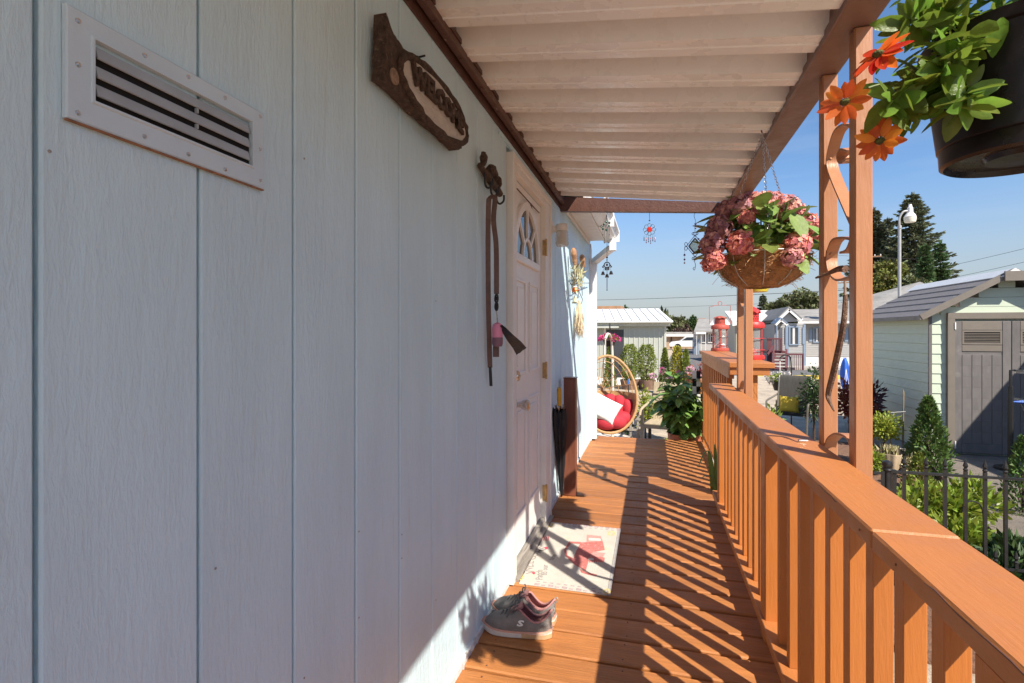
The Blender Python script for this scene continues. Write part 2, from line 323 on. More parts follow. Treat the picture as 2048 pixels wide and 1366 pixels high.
for i in range(14):
    yy=.2135+.2222*(i//2)+random.choice((.012,.03)); zz=random.uniform(.15,2.1)
    if not 2.4<yy<3.5: b.lathe([(.0022,0),(.002,.0009),(0,.001)],(0,0,0),7); b.v[-21:]=[(WX+.0008+c,yy+a,zz+bb) for a,bb,c in b.v[-21:]]
tag(b.build('nail_heads',mat('rusty_nail',(.33,.30,.27),.7,.3,60),house),kind='stuff')
MB().box(WX,WX+.006,2.3,3.95,2.150,2.172).build('flashing',SIDING,house)
for a,c in ((-1.5,2.448),(3.465,5.95)): MB().box(WX-.004,WX+.010,a,c,-.02,.028,.003).build('base_trim',TRIMDIRTY,house)
b=MB().box(WX,WX+.02,5.93,5.97,0,2.235,.002).build('corner_trim',TRIM,house)
# door
door=MB().box(WX-.05,WX-.012,2.545,3.285,.045,2.04).build('door',DOORW,house)
fr=MB(); fr.box(WX-.03,WX+.032,2.450,2.487,0,2.120,.003); fr.box(WX-.03,WX+.024,2.487,2.540,0,2.05,.002); fr.box(WX-.03,WX+.032,3.418,3.455,0,2.120,.003); fr.box(WX-.03,WX+.024,3.290,3.418,0,2.05,.002); fr.box(WX-.03,WX+.0315,2.487,3.418,2.083,2.119,.003); fr.box(WX-.03,WX+.0235,2.487,3.418,2.045,2.083,.002)
fr.build('door_frame',TRIM,door)
sl=MB(); sl.box(WX-.05,WX+.05,2.487,3.42,.0,.014); sl.box(WX-.05,WX+.02,2.54,3.29,.014,.04,.004)
sl.build('threshold',mat('worn_metal_sill',(.42,.38,.33),.5,.25,(60,4,60),.3,(200,8,200),metal=.5,dirt=[((.12,.09,.07),.58,(120,6,120),.8)]),door)
def ring(b,y0,y1,z0,z1,x,w,h):   # moulded rectangle
    for (a0,a1,c0,c1) in ((y0,y1,z0,z0+w),(y0,y1,z1-w,z1),(y0,y0+w,z0+w,z1-w),(y1-w,y1,z0+w,z1-w)): b.box(x,x+h,a0,a1,c0,c1,.0035)
FX=WX-.012
for (a,c,z0,z1) in ((2.625,2.875,1.0,1.53),(2.955,3.205,1.0,1.53),(2.625,2.875,.24,.86),(2.955,3.205,.24,.86)):
    b=MB(); ring(b,a,c,z0,z1,FX,.022,.008); b.box(FX,FX+.006,a+.05,c-.05,z0+.05,z1-.05,.005); b.build('door_panel',DOORW,door)
# fan window
cy,cz,rr=2.885,1.655,.285
def arc(r,a0,a1,n=14,ys=1.0): return [(FX+.004,cy-r*math.cos(a0+(a1-a0)*i/n)*ys,cz+r*1.02*math.sin(a0+(a1-a0)*i/n)) for i in range(n+1)]
fw=MB(); fw.ribbon(arc(rr,0,PI,24),.03,.042,(1,0,0)); fw.box(FX-.005,FX+.02,cy-rr-.021,cy+rr+.021,cz-.042,cz,.004)
fw.ribbon(arc(.105,0,PI,12),.022,.018,(1,0,0))
for a in (45,90,135):
    t=R(a); fw.bar((FX+.004,cy-.105*math.cos(t),cz+.107*math.sin(t)),(FX+.004,cy-(rr-.02)*math.cos(t),cz+(rr-.02)*1.02*math.sin(t)),.02,.02,(1,0,0))
fw.build('fanlight_frame',DOORW,door)
def sector(r0,r1,a0,a1):
    n=8; pts=[(cy-r1*math.cos(a0+(a1-a0)*i/n),cz+r1*1.02*math.sin(a0+(a1-a0)*i/n)) for i in range(n+1)]
    pts+= [(cy-r0*math.cos(a1-(a1-a0)*i/n),cz+r0*1.02*math.sin(a1-(a1-a0)*i/n)) for i in range(n+1)] if r0>.01 else []
    return MB().prism(pts,lambda a,c,t:(t,a,c),FX+.0005,FX+.003)
for i in range(4): sector(.112,rr-.02,R(45*i)+.03,R(45*i+45)-.03).build('pane',DARKG,door)
sector(.0,.098,0.01,PI-.01).build('pane',DARKG,door)
for z in (1.78,.99,.20):
    b=MB().box(WX+.001,WX+.026,3.286,3.318,z-.05,z+.05,.002); b.tube([(WX+.026,3.288,z-.055),(WX+.026,3.288,z+.055)],.007,8); b.build('hinge',BRASS,door)
def knob(y,z,prof,nm):
    b=MB().lathe(prof,(0,0,0),18); b.v=[(FX+zz,y+a,z+c) for a,c,zz in b.v]; b.build(nm,STEEL,door,True)
knob(2.635,.857,[(.033,0),(.033,.006),(.014,.012),(.013,.03),(.024,.045),(.029,.066),(.028,.074),(.02,.078),(0,.078)],'door_knob')
knob(2.60,1.01,[(.03,0),(.03,.02),(.024,.034),(.0,.036)],'deadbolt')
b=MB(); b.tube([(FX+.01,2.64,1.99),(FX+.012,2.8,1.986),(FX+.012,3.0,1.984),(FX+.01,3.2,1.985)],.0035,5); b.tube([(FX+.014,2.95,1.985),(FX+.014,2.957,1.95),(FX+.014,2.95,1.92)],.004,5); b.tube([(FX+.014,2.96,1.985),(FX+.014,2.975,1.95),(FX+.014,2.985,1.93)],.004,5); b.build('wreath_hook_cord',RUST,door)
# eave beyond the awning: soffit, fascia, gutter, downspout
EV=mat('white_gutter_enamel',(.80,.79,.77),.35,.05,4,.04,30,dirt=[((.55,.5,.44),.68,(9,3,20),.5)])
sf=MB(); sf.box(-5,-.51,3.985,5.80,2.252,2.266); sf.box(-5,-.69,-1.6,3.98,2.252,2.266)
sf.build('soffit',TRIM,house)
for i in range(20): MB().box(WX+.022,-.512,3.985+i*.09,3.985+i*.09+.086,2.240,2.252,.002).build('soffit_board',TRIM,house)
MB().box(WX+.001,WX+.022,3.985,5.80,2.205,2.251,.003).build('frieze_board',TRIM,house)
MB().box(-.51,-.49,3.99,5.80,2.215,2.36,.002).build('fascia_board',TRIM,house)
gu=MB(); gprof=[(-.488,2.345),(-.488,2.225),(-.42,2.222),(-.385,2.25),(-.365,2.30),(-.345,2.315),(-.345,2.345),(-.353,2.345),(-.355,2.322),(-.374,2.306),(-.393,2.257),(-.424,2.230),(-.480,2.233),(-.480,2.345)]
gu.prism(gprof,lambda a,c,t:(a,t,c),4.2,5.80); gu.box(-.49,-.343,5.78,5.806,2.22,2.347); gu.box(-.492,-.340,4.9,4.93,2.215,2.35); gu.build('gutter',EV,house)
ds=MB(); ds.box(-.44,-.37,5.60,5.68,2.10,2.225,.004); ds.bar((-.42,5.64,2.13),(-.645,5.98,2.03),.075,.055); ds.bar((-.645,5.985,2.07),(-.645,5.985,.02),.07,.078,(0,1,0)); ds.box(-.685,-.605,5.94,6.03,1.985,2.0); ds.build('downspout',EV,house)
roofm=mat('house_roof_shingle',(.2,.19,.18),.9,.2,6,.6,30)
rf=MB(); rf.prism([(-.48,2.36),(-.48,2.385),(-2.8,2.95),(-5.2,2.385),(-5.2,2.36)],lambda a,c,t:(a,t,c),-1.7,5.82); rf.build('roof',roofm,house)
# ---------------- awning ----------------
AY0,AY1=-1.75,3.95
def ZL(X): return 2.235-.108*(X+.66)
awn=thing('awning','cream corrugated metal awning with brown edge beams over the walkway','awning',(-.66,1,2.2))
per=.2277
pp=[(0,0),(.045,0),(.048,-.004),(.056,-.004),(.059,0),(.100,0),(.109,.066),(.1127,.068),(.215,.068),(.2187,.066),(per,0)]
def panmesh(n=6):
    b=MB(); m=len(pp); vs=[];fs=[]
    for lay in (0,.004):
        for X in (-.66,.502):
            for a,h in pp: vs.append((X,a,ZL(X)+h+lay))
    for i in range(m-1): fs+=[(i,i+1,m+i+1,m+i),(2*m+i,3*m+i,3*m+i+1,2*m+i+1),(i,2*m+i,2*m+i+1,i+1),(m+i,m+i+1,3*m+i+1,3*m+i)]
    b.add(vs,fs); return b.shift((.66,0,-2.2)).mesh('roof_pan',PAN)
pm=panmesh(); y=1.585-.1+per*10.45-per*25
y=1.485-per*14
while y+per<AY1+.02: link('roof_pan',pm,awn,(0,y-1,0)); y+=per
yend=y
MB().box(.500,.605,AY0,AY1,2.105,2.235,.004).build('edge_beam',BEAM,awn)
b=MB(); b.add([],[]); b.box(.488,.499,AY0,AY1-.01,2.095,2.125,.002); b.build('inner_channel',BEAM,awn)
led=MB(); led.box(WX+.001,-.642,AY0,AY1,2.245,2.262); led.box(WX+.001,-.676,AY0,AY1,2.18,2.244); led.build('wall_ledger',BROWND,awn)
led2=MB(); led2.box(-.666,-.640,AY0,AY1,2.206,2.236,.002); led2.build('ledger_lip',BROWND,awn)
for i in range(17): MB().tube([(-.653,AY1-.15-i*.23,2.207),(-.653,AY1-.15-i*.23,2.202)],.006,6).build('screw',BROWND,awn)
ef=MB(); ef.prism([(-.680,2.160),(.499,2.082),(.499,2.150),(-.680,2.27)],lambda a,c,t:(a,t,c),AY1-.02,AY1+.03); ef.build('end_beam',BROWND,awn)
# ---------------- columns ----------------
def column(cx,y0,label,full):
    c=thing('awning_column',label,'column',(cx,y0,0),0,'scrollwork awning columns')
    for dy in (0,.285): MB().box(cx-.023,cx+.023,y0+dy-.023,y0+dy+.023,-.15,2.104,.004).build('tube',BROWN,c)
    return c
CX=.578
col1=column(CX,1.70,'near brown steel column with scrollwork, beside the hanging daisy pot',True)
def sp(*a):
    o=[]
    for px,py in a:
        Y_=1.952-(px-1656)/34*.222; o.append(Vector((CX,Y_,EYE+(663-py)*(-CX*SN+Y_*CS)/FPX)))
    return o
def smooth(pts,n=5):
    pts=[Vector(p) for p in pts]; out=[]
    for i in range(len(pts)-1):
        p0,p1,p2,p3=pts[max(i-1,0)],pts[i],pts[i+1],pts[min(i+2,len(pts)-1)]
        for k in range(n):
            t=k/n; out.append(.5*((2*p1)+(p2-p0)*t+(2*p0-5*p1+4*p2-p3)*t*t+(3*p1-p0-3*p2+p3)*t**3))
    return out+[pts[-1]]
scrolls=[smooth(sp((1684,318),(1676,325),(1672,312),(1677,298),(1686,302))),
 smooth(sp((1689,252),(1681,248),(1668,262),(1659,300),(1657,330),(1664,360),(1676,400),(1690,450))),
 smooth(sp((1689,478),(1678,475),(1665,480),(1658,500),(1656,515))),
 smooth(sp((1689,482),(1684,500),(1676,505))),
 smooth(sp((1657,500),(1656,520),(1660,545),(1672,560),(1690,552))),
 smooth(sp((1690,895),(1684,875),(1670,868),(1658,878),(1654,893)))]
for s in scrolls: MB().ribbon(s,.034,.007,(1,0,0)).build('scroll',BROWN,col1,True)
for px,py in ((1661,318),(1661,508)): 
    p=onx(px,py,CX-.014); b=MB().ball(p,.005); b.build('rivet',BROWN,col1,True)
h=smooth([onx(1691,538,.575),onx(1677,538,.565),onx(1658,546,.548),P(1631,556,1.70)]); n=len(h)
MB().tube(h,[.0105*(1-i/n)**.6+.001 for i in range(n)],8).build('iron_horn',RUST,col1,True)
h=smooth([onx(1691,590,.575),onx(1688,640,.572),onx(1679,690,.570),onx(1667,745,.566),onx(1657,785,.563),onx(1658,800,.562),onx(1668,822,.561)]); n=len(h)
MB().tube(h,[(.0065+.0035*math.sin(PI*min(1,i/n*1.15)))*(1 if i<n-6 else (n-i)/6*.8+.2) for i in range(n)],8).build('iron_vine',RUST,col1,True)
col2=column(CX,3.50,'far brown steel column with scrollwork, beside the red lanterns',False)
for s in scrolls[:3]+scrolls[4:]: MB().ribbon([p+Vector((0,1.8,0)) for p in s],.026,.006,(1,0,0)).build('scroll',BROWN,col2,True)
# ---------------- railings ----------------
RX0,RX1=.40,.545; RZ=.865
rl=thing('porch_railing','long orange wooden railing with square balusters along the walkway','railing',(.47,2,0))
for a,c,dz in ((-1.6,1.124,-.002),(1.128,4.03,0)):
    b=MB().box(RX0,RX1,a,c,RZ-.038+dz,RZ+dz,.004); b.build('cap',RAIL,rl)
MB().box(RX0+.028,RX1-.022,-1.6,4.0,RZ-.066,RZ-.0385,.003).build('sub_rail',RAIL,rl)
MB().box(RX0+.02,RX1-.03,-1.6,4.0,.058,.096,.003).build('bottom_rail',RAIL,rl)
bal=MB().box(-.0195,.0195,-.0195,.0195,0,RZ-.066-.096,.002).mesh('baluster',RAILV)
pst=MB().box(-.044,.044,-.044,.044,0,RZ-.066,.004).mesh('post',RAILV)
py_=[3.76,2.29,.82,-.65]
for y in py_: link('post',pst,rl,(.005,y-2,-.02 if 0 else 0))
y=-1.55
ys=[]
for hi,lo in zip([None]+py_,py_+[-1.6]):
    top=(4.0 if hi is None else hi-.044); bot=lo+.044
    n=max(1,int(round((top-bot)/.135))-1) if hi is not None else 1
    for i in range(n): ys.append(bot+(top-bot)*(i+1)/(n+1))
for y in ys: link('baluster',bal,rl,(.0,y-2,.096),(0,0,random.uniform(-.03,.03)))
for y in (1.02,1.18,2.2,3.1):
    MB().tube([(RX0-.001,y,RZ-.02),(RX0-.002,y,RZ-.02)],.0024,6).build('nail_head',BROWND,rl)
for y0_,y1_ in ((1.30,1.46),(.62,.95),(2.35,2.5)):
    pts=[(RX0-.0004+random.uniform(0,.002),y0_+(y1_-y0_)*i/6,RZ-.004-.006*math.sin(i*1.3)**2) for i in range(7)]; MB().tube(pts,[.0006]+[.0016]*5+[.0006],4).build('crack',BROWND,rl)
# raised shelf railing with lanterns at the step gap
SZ=1.02
sh=thing('shelf_railing','raised orange railing topped with a wide two-board shelf, carrying red lanterns','railing',(.68,5,0))
for a,c in ((.528,.674),(.680,.826)): MB().box(a,c,3.97,6.38,SZ-.038,SZ,.004).build('shelf_board',RAIL,sh)
MB().box(.535,.80,3.985,4.023,SZ-.090,SZ-.0385,.003).build('cross_rail',RAIL,sh)
MB().box(.545,.583,4.11,6.3,SZ-.128,SZ-.0385,.003).build('inner_rail',RAIL,sh)
MB().box(.545,.583,4.11,6.3,.058,.096,.003).build('bottom_rail',RAIL,sh)
MB().box(.635,.727,4.025,4.11,GZ,SZ-.0385,.004).build('post',POSTP,sh)
MB().box(.55,.64,6.2,6.29,GZ,SZ-.129,.004).build('post',RAILV,sh)
b2=MB().box(-.0195,.0195,-.0195,.0195,0,SZ-.128-.096,.002).mesh('baluster',RAILV)
for i in range(14): link('baluster',b2,sh,(.564-.68,4.23+i*.142-5,.096))
bs=thing('stair_post_rail','short orange end post with flat cap and slanting brace behind the leafy potted dahlia','railing',(.60,6.75,GZ))
MB().box(.53,.74,6.66,6.84,.62,.66,.004).build('cap',RAIL,bs); MB().box(.545,.72,6.70,6.80,.575,.6195,.004).build('sub_rail',RAIL,bs); MB().box(.56,.66,6.70,6.80,GZ,.574,.004).build('post',RAILV,bs); MB().bar((.70,6.75,.57),(.60,6.3,.20),.09,.04).build('brace',RAIL,bs)
# ---------------- things on the wall ----------------
def wm(a,c,t): return (WX+t,a,c)      # wall plane: along wall, up, out
def wtext(body,size,y,z,t,m,parent,name='lettering',rot=0,ext=.004,bold=.003,space=1,sx=1):
    v,f=text_mesh(body,size,ext,bold,space); b=MB(); cr,sr=math.cos(rot),math.sin(rot)
    b.add([(WX+t+vz,y+(vx*cr*sx-vy*sr),z+vx*sx*sr+vy*cr) for vx,vy,vz in v],f); return b.build(name,m,parent)
GREYV=mat('darker_louver_paint',(.38,.42,.45),.5,.12,14,.1,60)  # louvers a darker grey than the vent frame
GREYP=mat('grey_vent_paint',(.58,.69,.75),.45,.05,9,.08,60,dirt=[((.32,.24,.19),.68,18,.6)])
vent=thing('wall_vent','pale grey rectangular metal vent screwed to the siding at upper left','vent',(WX,.62,1.56))
b=MB(); oy0,oy1,oz0,oz1=.461,.790,1.496,1.633; iy0,iy1,iz0,iz1=.495,.757,1.531,1.604; vs=[]
for t_,e in ((.001,0),(.0065,0),(.008,.002)): vs+=[(WX+t_,oy0+e,oz0+e),(WX+t_,oy1-e,oz0+e),(WX+t_,oy1-e,oz1-e),(WX+t_,oy0+e,oz1-e)]
for t_,e in ((.008,0),(.0105,-.001),(.0105,-.004),(.001,-.004)): vs+=[(WX+t_,iy0-e-.006,iz0-e-.006),(WX+t_,iy1+e+.006,iz0-e-.006),(WX+t_,iy1+e+.006,iz1+e+.006),(WX+t_,iy0-e-.006,iz1+e+.006)]
fs=[(r*4+k,r*4+(k+1)%4,r*4+4+(k+1)%4,r*4+4+k) for r in range(6) for k in range(4)]; b.add(vs,fs); b.build('frame',GREYP,vent)
MB().box(WX+.0005,WX+.002,.495,.76,1.53,1.60).build('duct_shade_plate',BLACK,vent)  # flat black plate paints in the dark behind the louvers
for z in (1.5915,1.5675,1.5445): MB().bar((WX+.006,.497,z),(WX+.006,.7545,z),.0022,.0160,(-.30,0,.95)).build('louver',GREYV,vent)
for z in (1.580,1.556): MB().box(WX+.004,WX+.009,.645,.648,z-.004,z+.003).build('louver_tab',GREYV,vent)
scr=MB().lathe([(.0034,0),(.003,.0014),(0,.002)],(0,0,0),10); scr.v=[(c,a,b_) for a,b_,c in scr.v]; sm=scr.mesh('screw',STEEL)
for y in (.474,.56,.63,.70,.779):
    for z in (1.508,1.621): link('screw',sm,vent,(.0078,y-.62,z-1.56+random.uniform(-.003,.003)))
for y in (.474,.779): link('screw',sm,vent,(.0078,y-.62,.005))
MB().box(WX+.0022,WX+.008,.462,.789,1.4938,1.4955).build('rust_edge',mat('rust_streak',(.30,.15,.08),.9,.3,60,.4,90),vent)
# welcome sign
BARK=mat('dark_bark',(.085,.05,.034),.9,.45,(60,60,60),1.0,(80,80,80),dirt=[((.22,.15,.10),.58,70,.8)])
PLAQ=mat('weathered_plaque',(.62,.54,.47),.8,.12,(30,20,60),.5,(150,40,200),dirt=[((.16,.10,.07),.60,(200,30,240),.8)])
sg=thing('welcome_sign','dark bark wood sign with a pale oval reading WELCOME, hung under the awning','sign',(WX,1.52,1.98))
poly=[(1.195,2.085),(1.235,2.052),(1.30,2.045),(1.40,2.066),(1.52,2.076),(1.64,2.072),(1.75,2.058),(1.81,2.035),(1.835,2.0),(1.82,1.975),(1.835,1.955),(1.80,1.945),(1.79,1.92),(1.755,1.903),(1.60,1.906),(1.45,1.902),(1.30,1.905),(1.178,1.905)]
def sgs(y,z): return (1.15+(y*.935-1.10)*.95,1.24+(z-1.24)*.935)
poly=[sgs(*q) for q in poly]
pj=[]
for i in range(len(poly)):
    a,c=poly[i],poly[(i+1)%len(poly)]
    for k in range(5): t=k/5; pj.append((a[0]+(c[0]-a[0])*t+random.uniform(-.004,.004),a[1]+(c[1]-a[1])*t+random.uniform(-.003,.003)))
MB().prism(pj,wm,.012,.046).build('bark_slab',BARK,sg)
def ell(a,c,n=36): return [sgs(1.545+a*math.cos(2*PI*i/n),1.980+c*math.sin(2*PI*i/n)) for i in range(n)]
MB().prism(ell(.268,.078),wm,.046,.053).build('plaque',PLAQ,sg)
rim=[(WX+.050+random.uniform(-.003,.003),y,z) for y,z in ell(.280,.084,44)]; MB().tube(rim+rim[:1],[.011+random.uniform(-.003,.003) for _ in range(45)],7).build('rim',BARK,sg,True)
v,f=text_mesh('WELCOME',.082,.005,.0035,.98); b=MB()
xm=max(abs(a[0]) for a in v)
b.add([(WX+.060+c,)+sgs(1.545+a*.222/xm,1.996+bb*1.0-.012*(a/xm)**2) for a,bb,c in v],f); b.build('lettering',BARK,sg)
kn=MB()
for r in (.020,.013,.006): 
    pts=[(WX+.049,)+sgs(1.235+r*math.cos(2*PI*i/14),1.935+r*.9*math.sin(2*PI*i/14)) for i in range(15)]; kn.tube(pts,.004,6)
kn.build('knot',mat('cut_knot_wood',(.30,.2,.14),.8,.3,80,.5,90),sg,True)
wr=[(WX+.02,1.31,1.99),(WX+.012,1.38,2.035),(WX+.010,1.43,2.06),(WX+.012,1.48,2.035),(WX+.02,1.53,1.99)]
b=MB().tube(smooth(wr),.0018,5); b.tube([(WX,1.43,2.06),(WX+.03,1.43,2.063)],.003,6); b.build('hanging_wire',IRON,sg)
# hook rack, leashes
hk=thing('hook_rack','dark carved log hook rack with pine cones on the wall left of the door','hook rack',(WX,2.1,1.88))
pts=[(WX+.024,1.96+.04*i,1.900-.006*i+random.uniform(-.003,.003)) for i in range(8)]
MB().tube(pts,[.013+random.uniform(-.003,.004) for _ in pts],8).build('log_bar',BARK,hk,True)
for y,z,r,k in ((1.985,1.932,.016,1.9),(2.09,1.917,.024,1.1),(2.15,1.912,.014,2.0),(2.19,1.895,.020,1.4)):
    b=MB().ball((WX+.03,y,z),r,9,7,k); b.v=[(x+random.uniform(-.003,.003),yy+random.uniform(-.003,.003),zz) for x,yy,zz in b.v]; b.build('pine_cone',BARK,hk)
for y in (2.0,2.08,2.165):
    z=1.885-.15*(y-2.0); MB().tube(smooth([(WX+.03,y,z),(WX+.032,y,z-.05),(WX+.045,y,z-.066),(WX+.062,y,z-.055),(WX+.064,y,z-.03)]),.0045,6).build('hook',IRON,hk,True)
STRAP=mat('tan_strap',(.15,.095,.08),.85,.12,60,.4,300,dirt=[((.42,.05,.06),.66,(40,40,14),.9)])
BLK=mat('black_webbing',(.03,.03,.035),.7,.2,60,.3,200)
PINK=mat('pink_plastic',(.72,.25,.38),.4,.05,9)
def wp(px,py,t=.045): p=onx(px,py,WX+t); return (p.x,p.y,p.z)
ls=thing('dog_leash','long tan patterned dog leash looped over the hook rack','leash',wp(985,560))
MB().ribbon(smooth([wp(988,390,.05),wp(980,396),wp(977,410),wp(976,500,.03),wp(977,620,.025),wp(979,700,.022),wp(980,735,.02)]),.021,.0035,(.75,.55,0)).build('strap',STRAP,ls)
MB().ribbon(smooth([wp(986,391,.056),wp(990,400,.06),wp(987,440,.06),wp(992,486,.06),wp(993,540,.06),wp(993,588,.06)]),.021,.0035,(.85,.3,0)).build('strap',STRAP,ls)
MB().ribbon(smooth([wp(980,733,.02),wp(981,750,.02),wp(982,772,.02)]),.012,.006,(.7,.5,0)).build('clip',BLK,ls)
b=MB(); 
for y_,r in ((597,.0165),(613,.015)):
    c=Vector(wp(993,y_,.06)); b.tube([c+Vector((.6*r*math.cos(2*PI*i/16),-.8*r*math.cos(2*PI*i/16),r*math.sin(2*PI*i/16))) for i in range(17)],.0045,6)
    b.ball(c,.008)
b.build('swivel_ring',BLK,ls,True)
b=MB().tube([wp(993,620,.06),wp(994,633,.06),wp(995,645,.06)],.003,6); b.build('chain_link',STEEL,ls)
dg=thing('bag_dispenser','pink and dark bag dispenser hanging from the dog leash','dispenser',wp(995,668,.06))
c=Vector(wp(995,645,.06))
MB().lathe([(.006,0),(.020,-.008),(.0225,-.02),(.0225,-.062)],c,14).build('top_half',PINK,dg,True)
MB().lathe([(.023,-.0622),(.023,-.088),(.019,-.1),(0,-.101)],c,14).build('bottom_half',mat('dusky_purple_plastic',(.20,.10,.14),.5,.1,9),dg,True)
MB().ribbon([wp(992,690,.05),wp(992,702,.05),wp(992,714,.05)],.026,.004,(.8,.4,0)).build('strap_end',STRAP,dg)
bgp=thing('plastic_bag','black plastic bag strip flaring out from the pink dispenser','bag',wp(1020,680,.09))
a=[Vector(wp(x,y,t)) for x,y,t in ((1000,652,.075),(1008,660,.09),(1020,675,.11),(1034,690,.125),(1043,703,.135))]
b=MB(); wv=[.014,.018,.026,.034,.040]; vs=[]
for p,w in zip(a,wv):
    for k in range(7): u=k/6-.5; vs.append(p+Vector((.62,-.2,.42)).normalized()*(u*w*1.5)+Vector((.0,-.5,.2))*(.006*math.sin(k*2.1)))
fs=[(i*7+k,i*7+k+1,i*7+8+k,i*7+7+k) for i in range(4) for k in range(6)]
n=len(vs); b.add(vs+[v+Vector((.0005,-.0015,.0005)) for v in vs],fs+[tuple(n+i for i in q[::-1]) for q in fs]); b.build('bag_film',mat('black_film',(.018,.016,.022),.35,.2,40,.2,60),bgp,True)
bgp.location=bgp.location
# porch light
pl_=thing('porch_light','white wall lantern with a ribbed glass jar right of the door','lamp',(WX,3.55,1.9))
lx,ly=-.600,3.56
b=MB().lathe([(.05,0),(.05,.012),(.03,.022),(.0,.024)],(0,0,0),18); b.v=[(WX+c,3.56+a,1.965+bb) for a,bb,c in b.v]; b.build('wall_plate',TRIM,pl_,True)
MB().tube(smooth([(WX+.02,3.56,1.965),(WX+.04,3.56,1.945),(lx,ly,1.955)]),[.02]*10+[.016],10).build('arm',TRIM,pl_,True)
MB().lathe([(.0,1.982),(.036,1.982),(.042,1.972),(.042,1.945),(.036,1.935),(.0,1.935)],(lx,ly,0),20).build('lamp_holder',TRIM,pl_,True)
MB().lathe([(.038,1.9345),(.043,1.925),(.041,1.915),(.044,1.905),(.042,1.895),(.045,1.88),(.043,1.865),(.046,1.85),(.043,1.838),(.036,1.828),(.0,1.826)],(lx,ly,0),20).build('jar',glass('jar_glass',(.86,.84,.80),.15,.5),pl_,True)
MB().lathe([(.012,1.935),(.014,1.915),(.027,1.885),(.029,1.868),(.02,1.848),(0,1.842)],(lx,ly,0),14).build('bulb',mat('frosted_bulb',(.75,.70,.64),.4,.03,5),pl_,True)
# metal wall rack with dried things
wk=thing('wall_planter','wrought iron wall rack holding dried stems and carved wooden figures','wall decor',(WX,4.6,1.6))
IR2=mat('thin_grey_iron',(.13,.125,.12),.5,.2,40,.2,60)
b=MB()
def rk(px,py,t=.045): return wp(px,py,t)
for px in (1144,1149,1156,1164): b.tube([rk(px,545),rk(px,575),rk(px+random.uniform(-1,1),585+random.random()*14)],.004,5)
b.tube([rk(1143,545),rk(1167,546)],.004,5); b.tube([rk(1144,580,.06),rk(1170,574,.06)],.0035,5); b.tube(smooth([rk(1140,565),rk(1146,574),rk(1152,575),rk(1158,570),rk(1164,578)]),.004,5)
b.tube(smooth([rk(1155,575,.05),rk(1161,590,.05),rk(1165,600,.05),rk(1160,612,.05)]),.0035,5); b.tube([rk(1166,566),rk(1180,566,.03)],.004,5); b.build('iron_frame',IR2,wk)
WOOD=mat('carved_wood',(.42,.22,.11),.75,.3,40,.3,60)
for px,y0,y1 in ((1147,497,530),(1164,510,535)):
    p,q=Vector(rk(px,y0,.05)),Vector(rk(px+3,y1,.06)); b=MB().tube(smooth([p,p.lerp(q,.3)+Vector((0,-.02,0)),p.lerp(q,.7),q]),[.012,.016,.021,.024,.026,.024,.026,.024,.022,.02,.02,.02,.018,.016,.016,.012],8); b.build('wooden_figure',WOOD,wk,True)
n=120; bp=np.array([rk(random.uniform(1146,1168),random.uniform(535,575),random.uniform(.03,.08)) for _ in range(n)]); dd=RNG.normal(size=(n,3))*.5+np.array([0,0,1.])
o=link('dried_stems',leaf_mesh('dried_stems',bp-np.array(wk.location),dd,RNG.uniform(.04,.10,n),.012,mat('dried_plant',(.45,.40,.22),.8,.3,30,island=.7)),wk); tag(o,kind='stuff')
ob=thing('ceramic_bell_chime','small chime of orange bead and pale bell below the iron wall rack','chime',rk(1150,582,.07))
c=Vector(rk(1150,580,.07)); MB().lathe([(0.0,.022),(.022,.016),(.029,0),(.022,-.016),(0,-.022)],c,14).build('orange_bead',mat('orange_glaze',(.85,.22,.03),.2,.08,20),ob,True)
MB().lathe([(0.0,.034),(.018,.030),(.020,.023),(.0,.0225)],c,14).build('white_cap',mat('cream_glaze',(.8,.76,.68),.3,.05,20),ob,True)
MB().tube([c+Vector((0,0,.05)),c+Vector((0,0,-.10))],.0025,5).build('cord',IR2,ob)
MB().lathe([(0.006,-.05),(.014,-.065),(.020,-.095),(.028,-.108),(.026,-.110),(.0,-.10)],c,14).build('bell',mat('pale_ceramic',(.62,.60,.38),.35,.2,40),ob,True)
br=thing('straw_broom','pale straw broom bundle hanging head down on the sunlit wall','broom',rk(1158,612,.05))
c=np.array(rk(1158,612,.05)); n=420; a=RNG.uniform(0,2*PI,n); r0=RNG.uniform(0,.03,n); p=np.c_[r0*np.cos(a)*.8,r0*np.sin(a),RNG.uniform(-.14,.02,n)]; d=np.c_[np.cos(a)*.10,np.sin(a)*.22,-np.ones(n)]
link('straw',leaf_mesh('straw',p,d,RNG.uniform(.10,.2,n),.007,mat('pale_straw',(.70,.56,.38),.8,.2,20,island=.5),fold=.1),br)['kind']='stuff'
MB().tube([(0,0,.05),(0,0,.0),(0,0,-.05)],[.012,.02,.026],8).build('binding',mat('straw_binding',(.55,.45,.32),.8,.2,40),br,world=False)
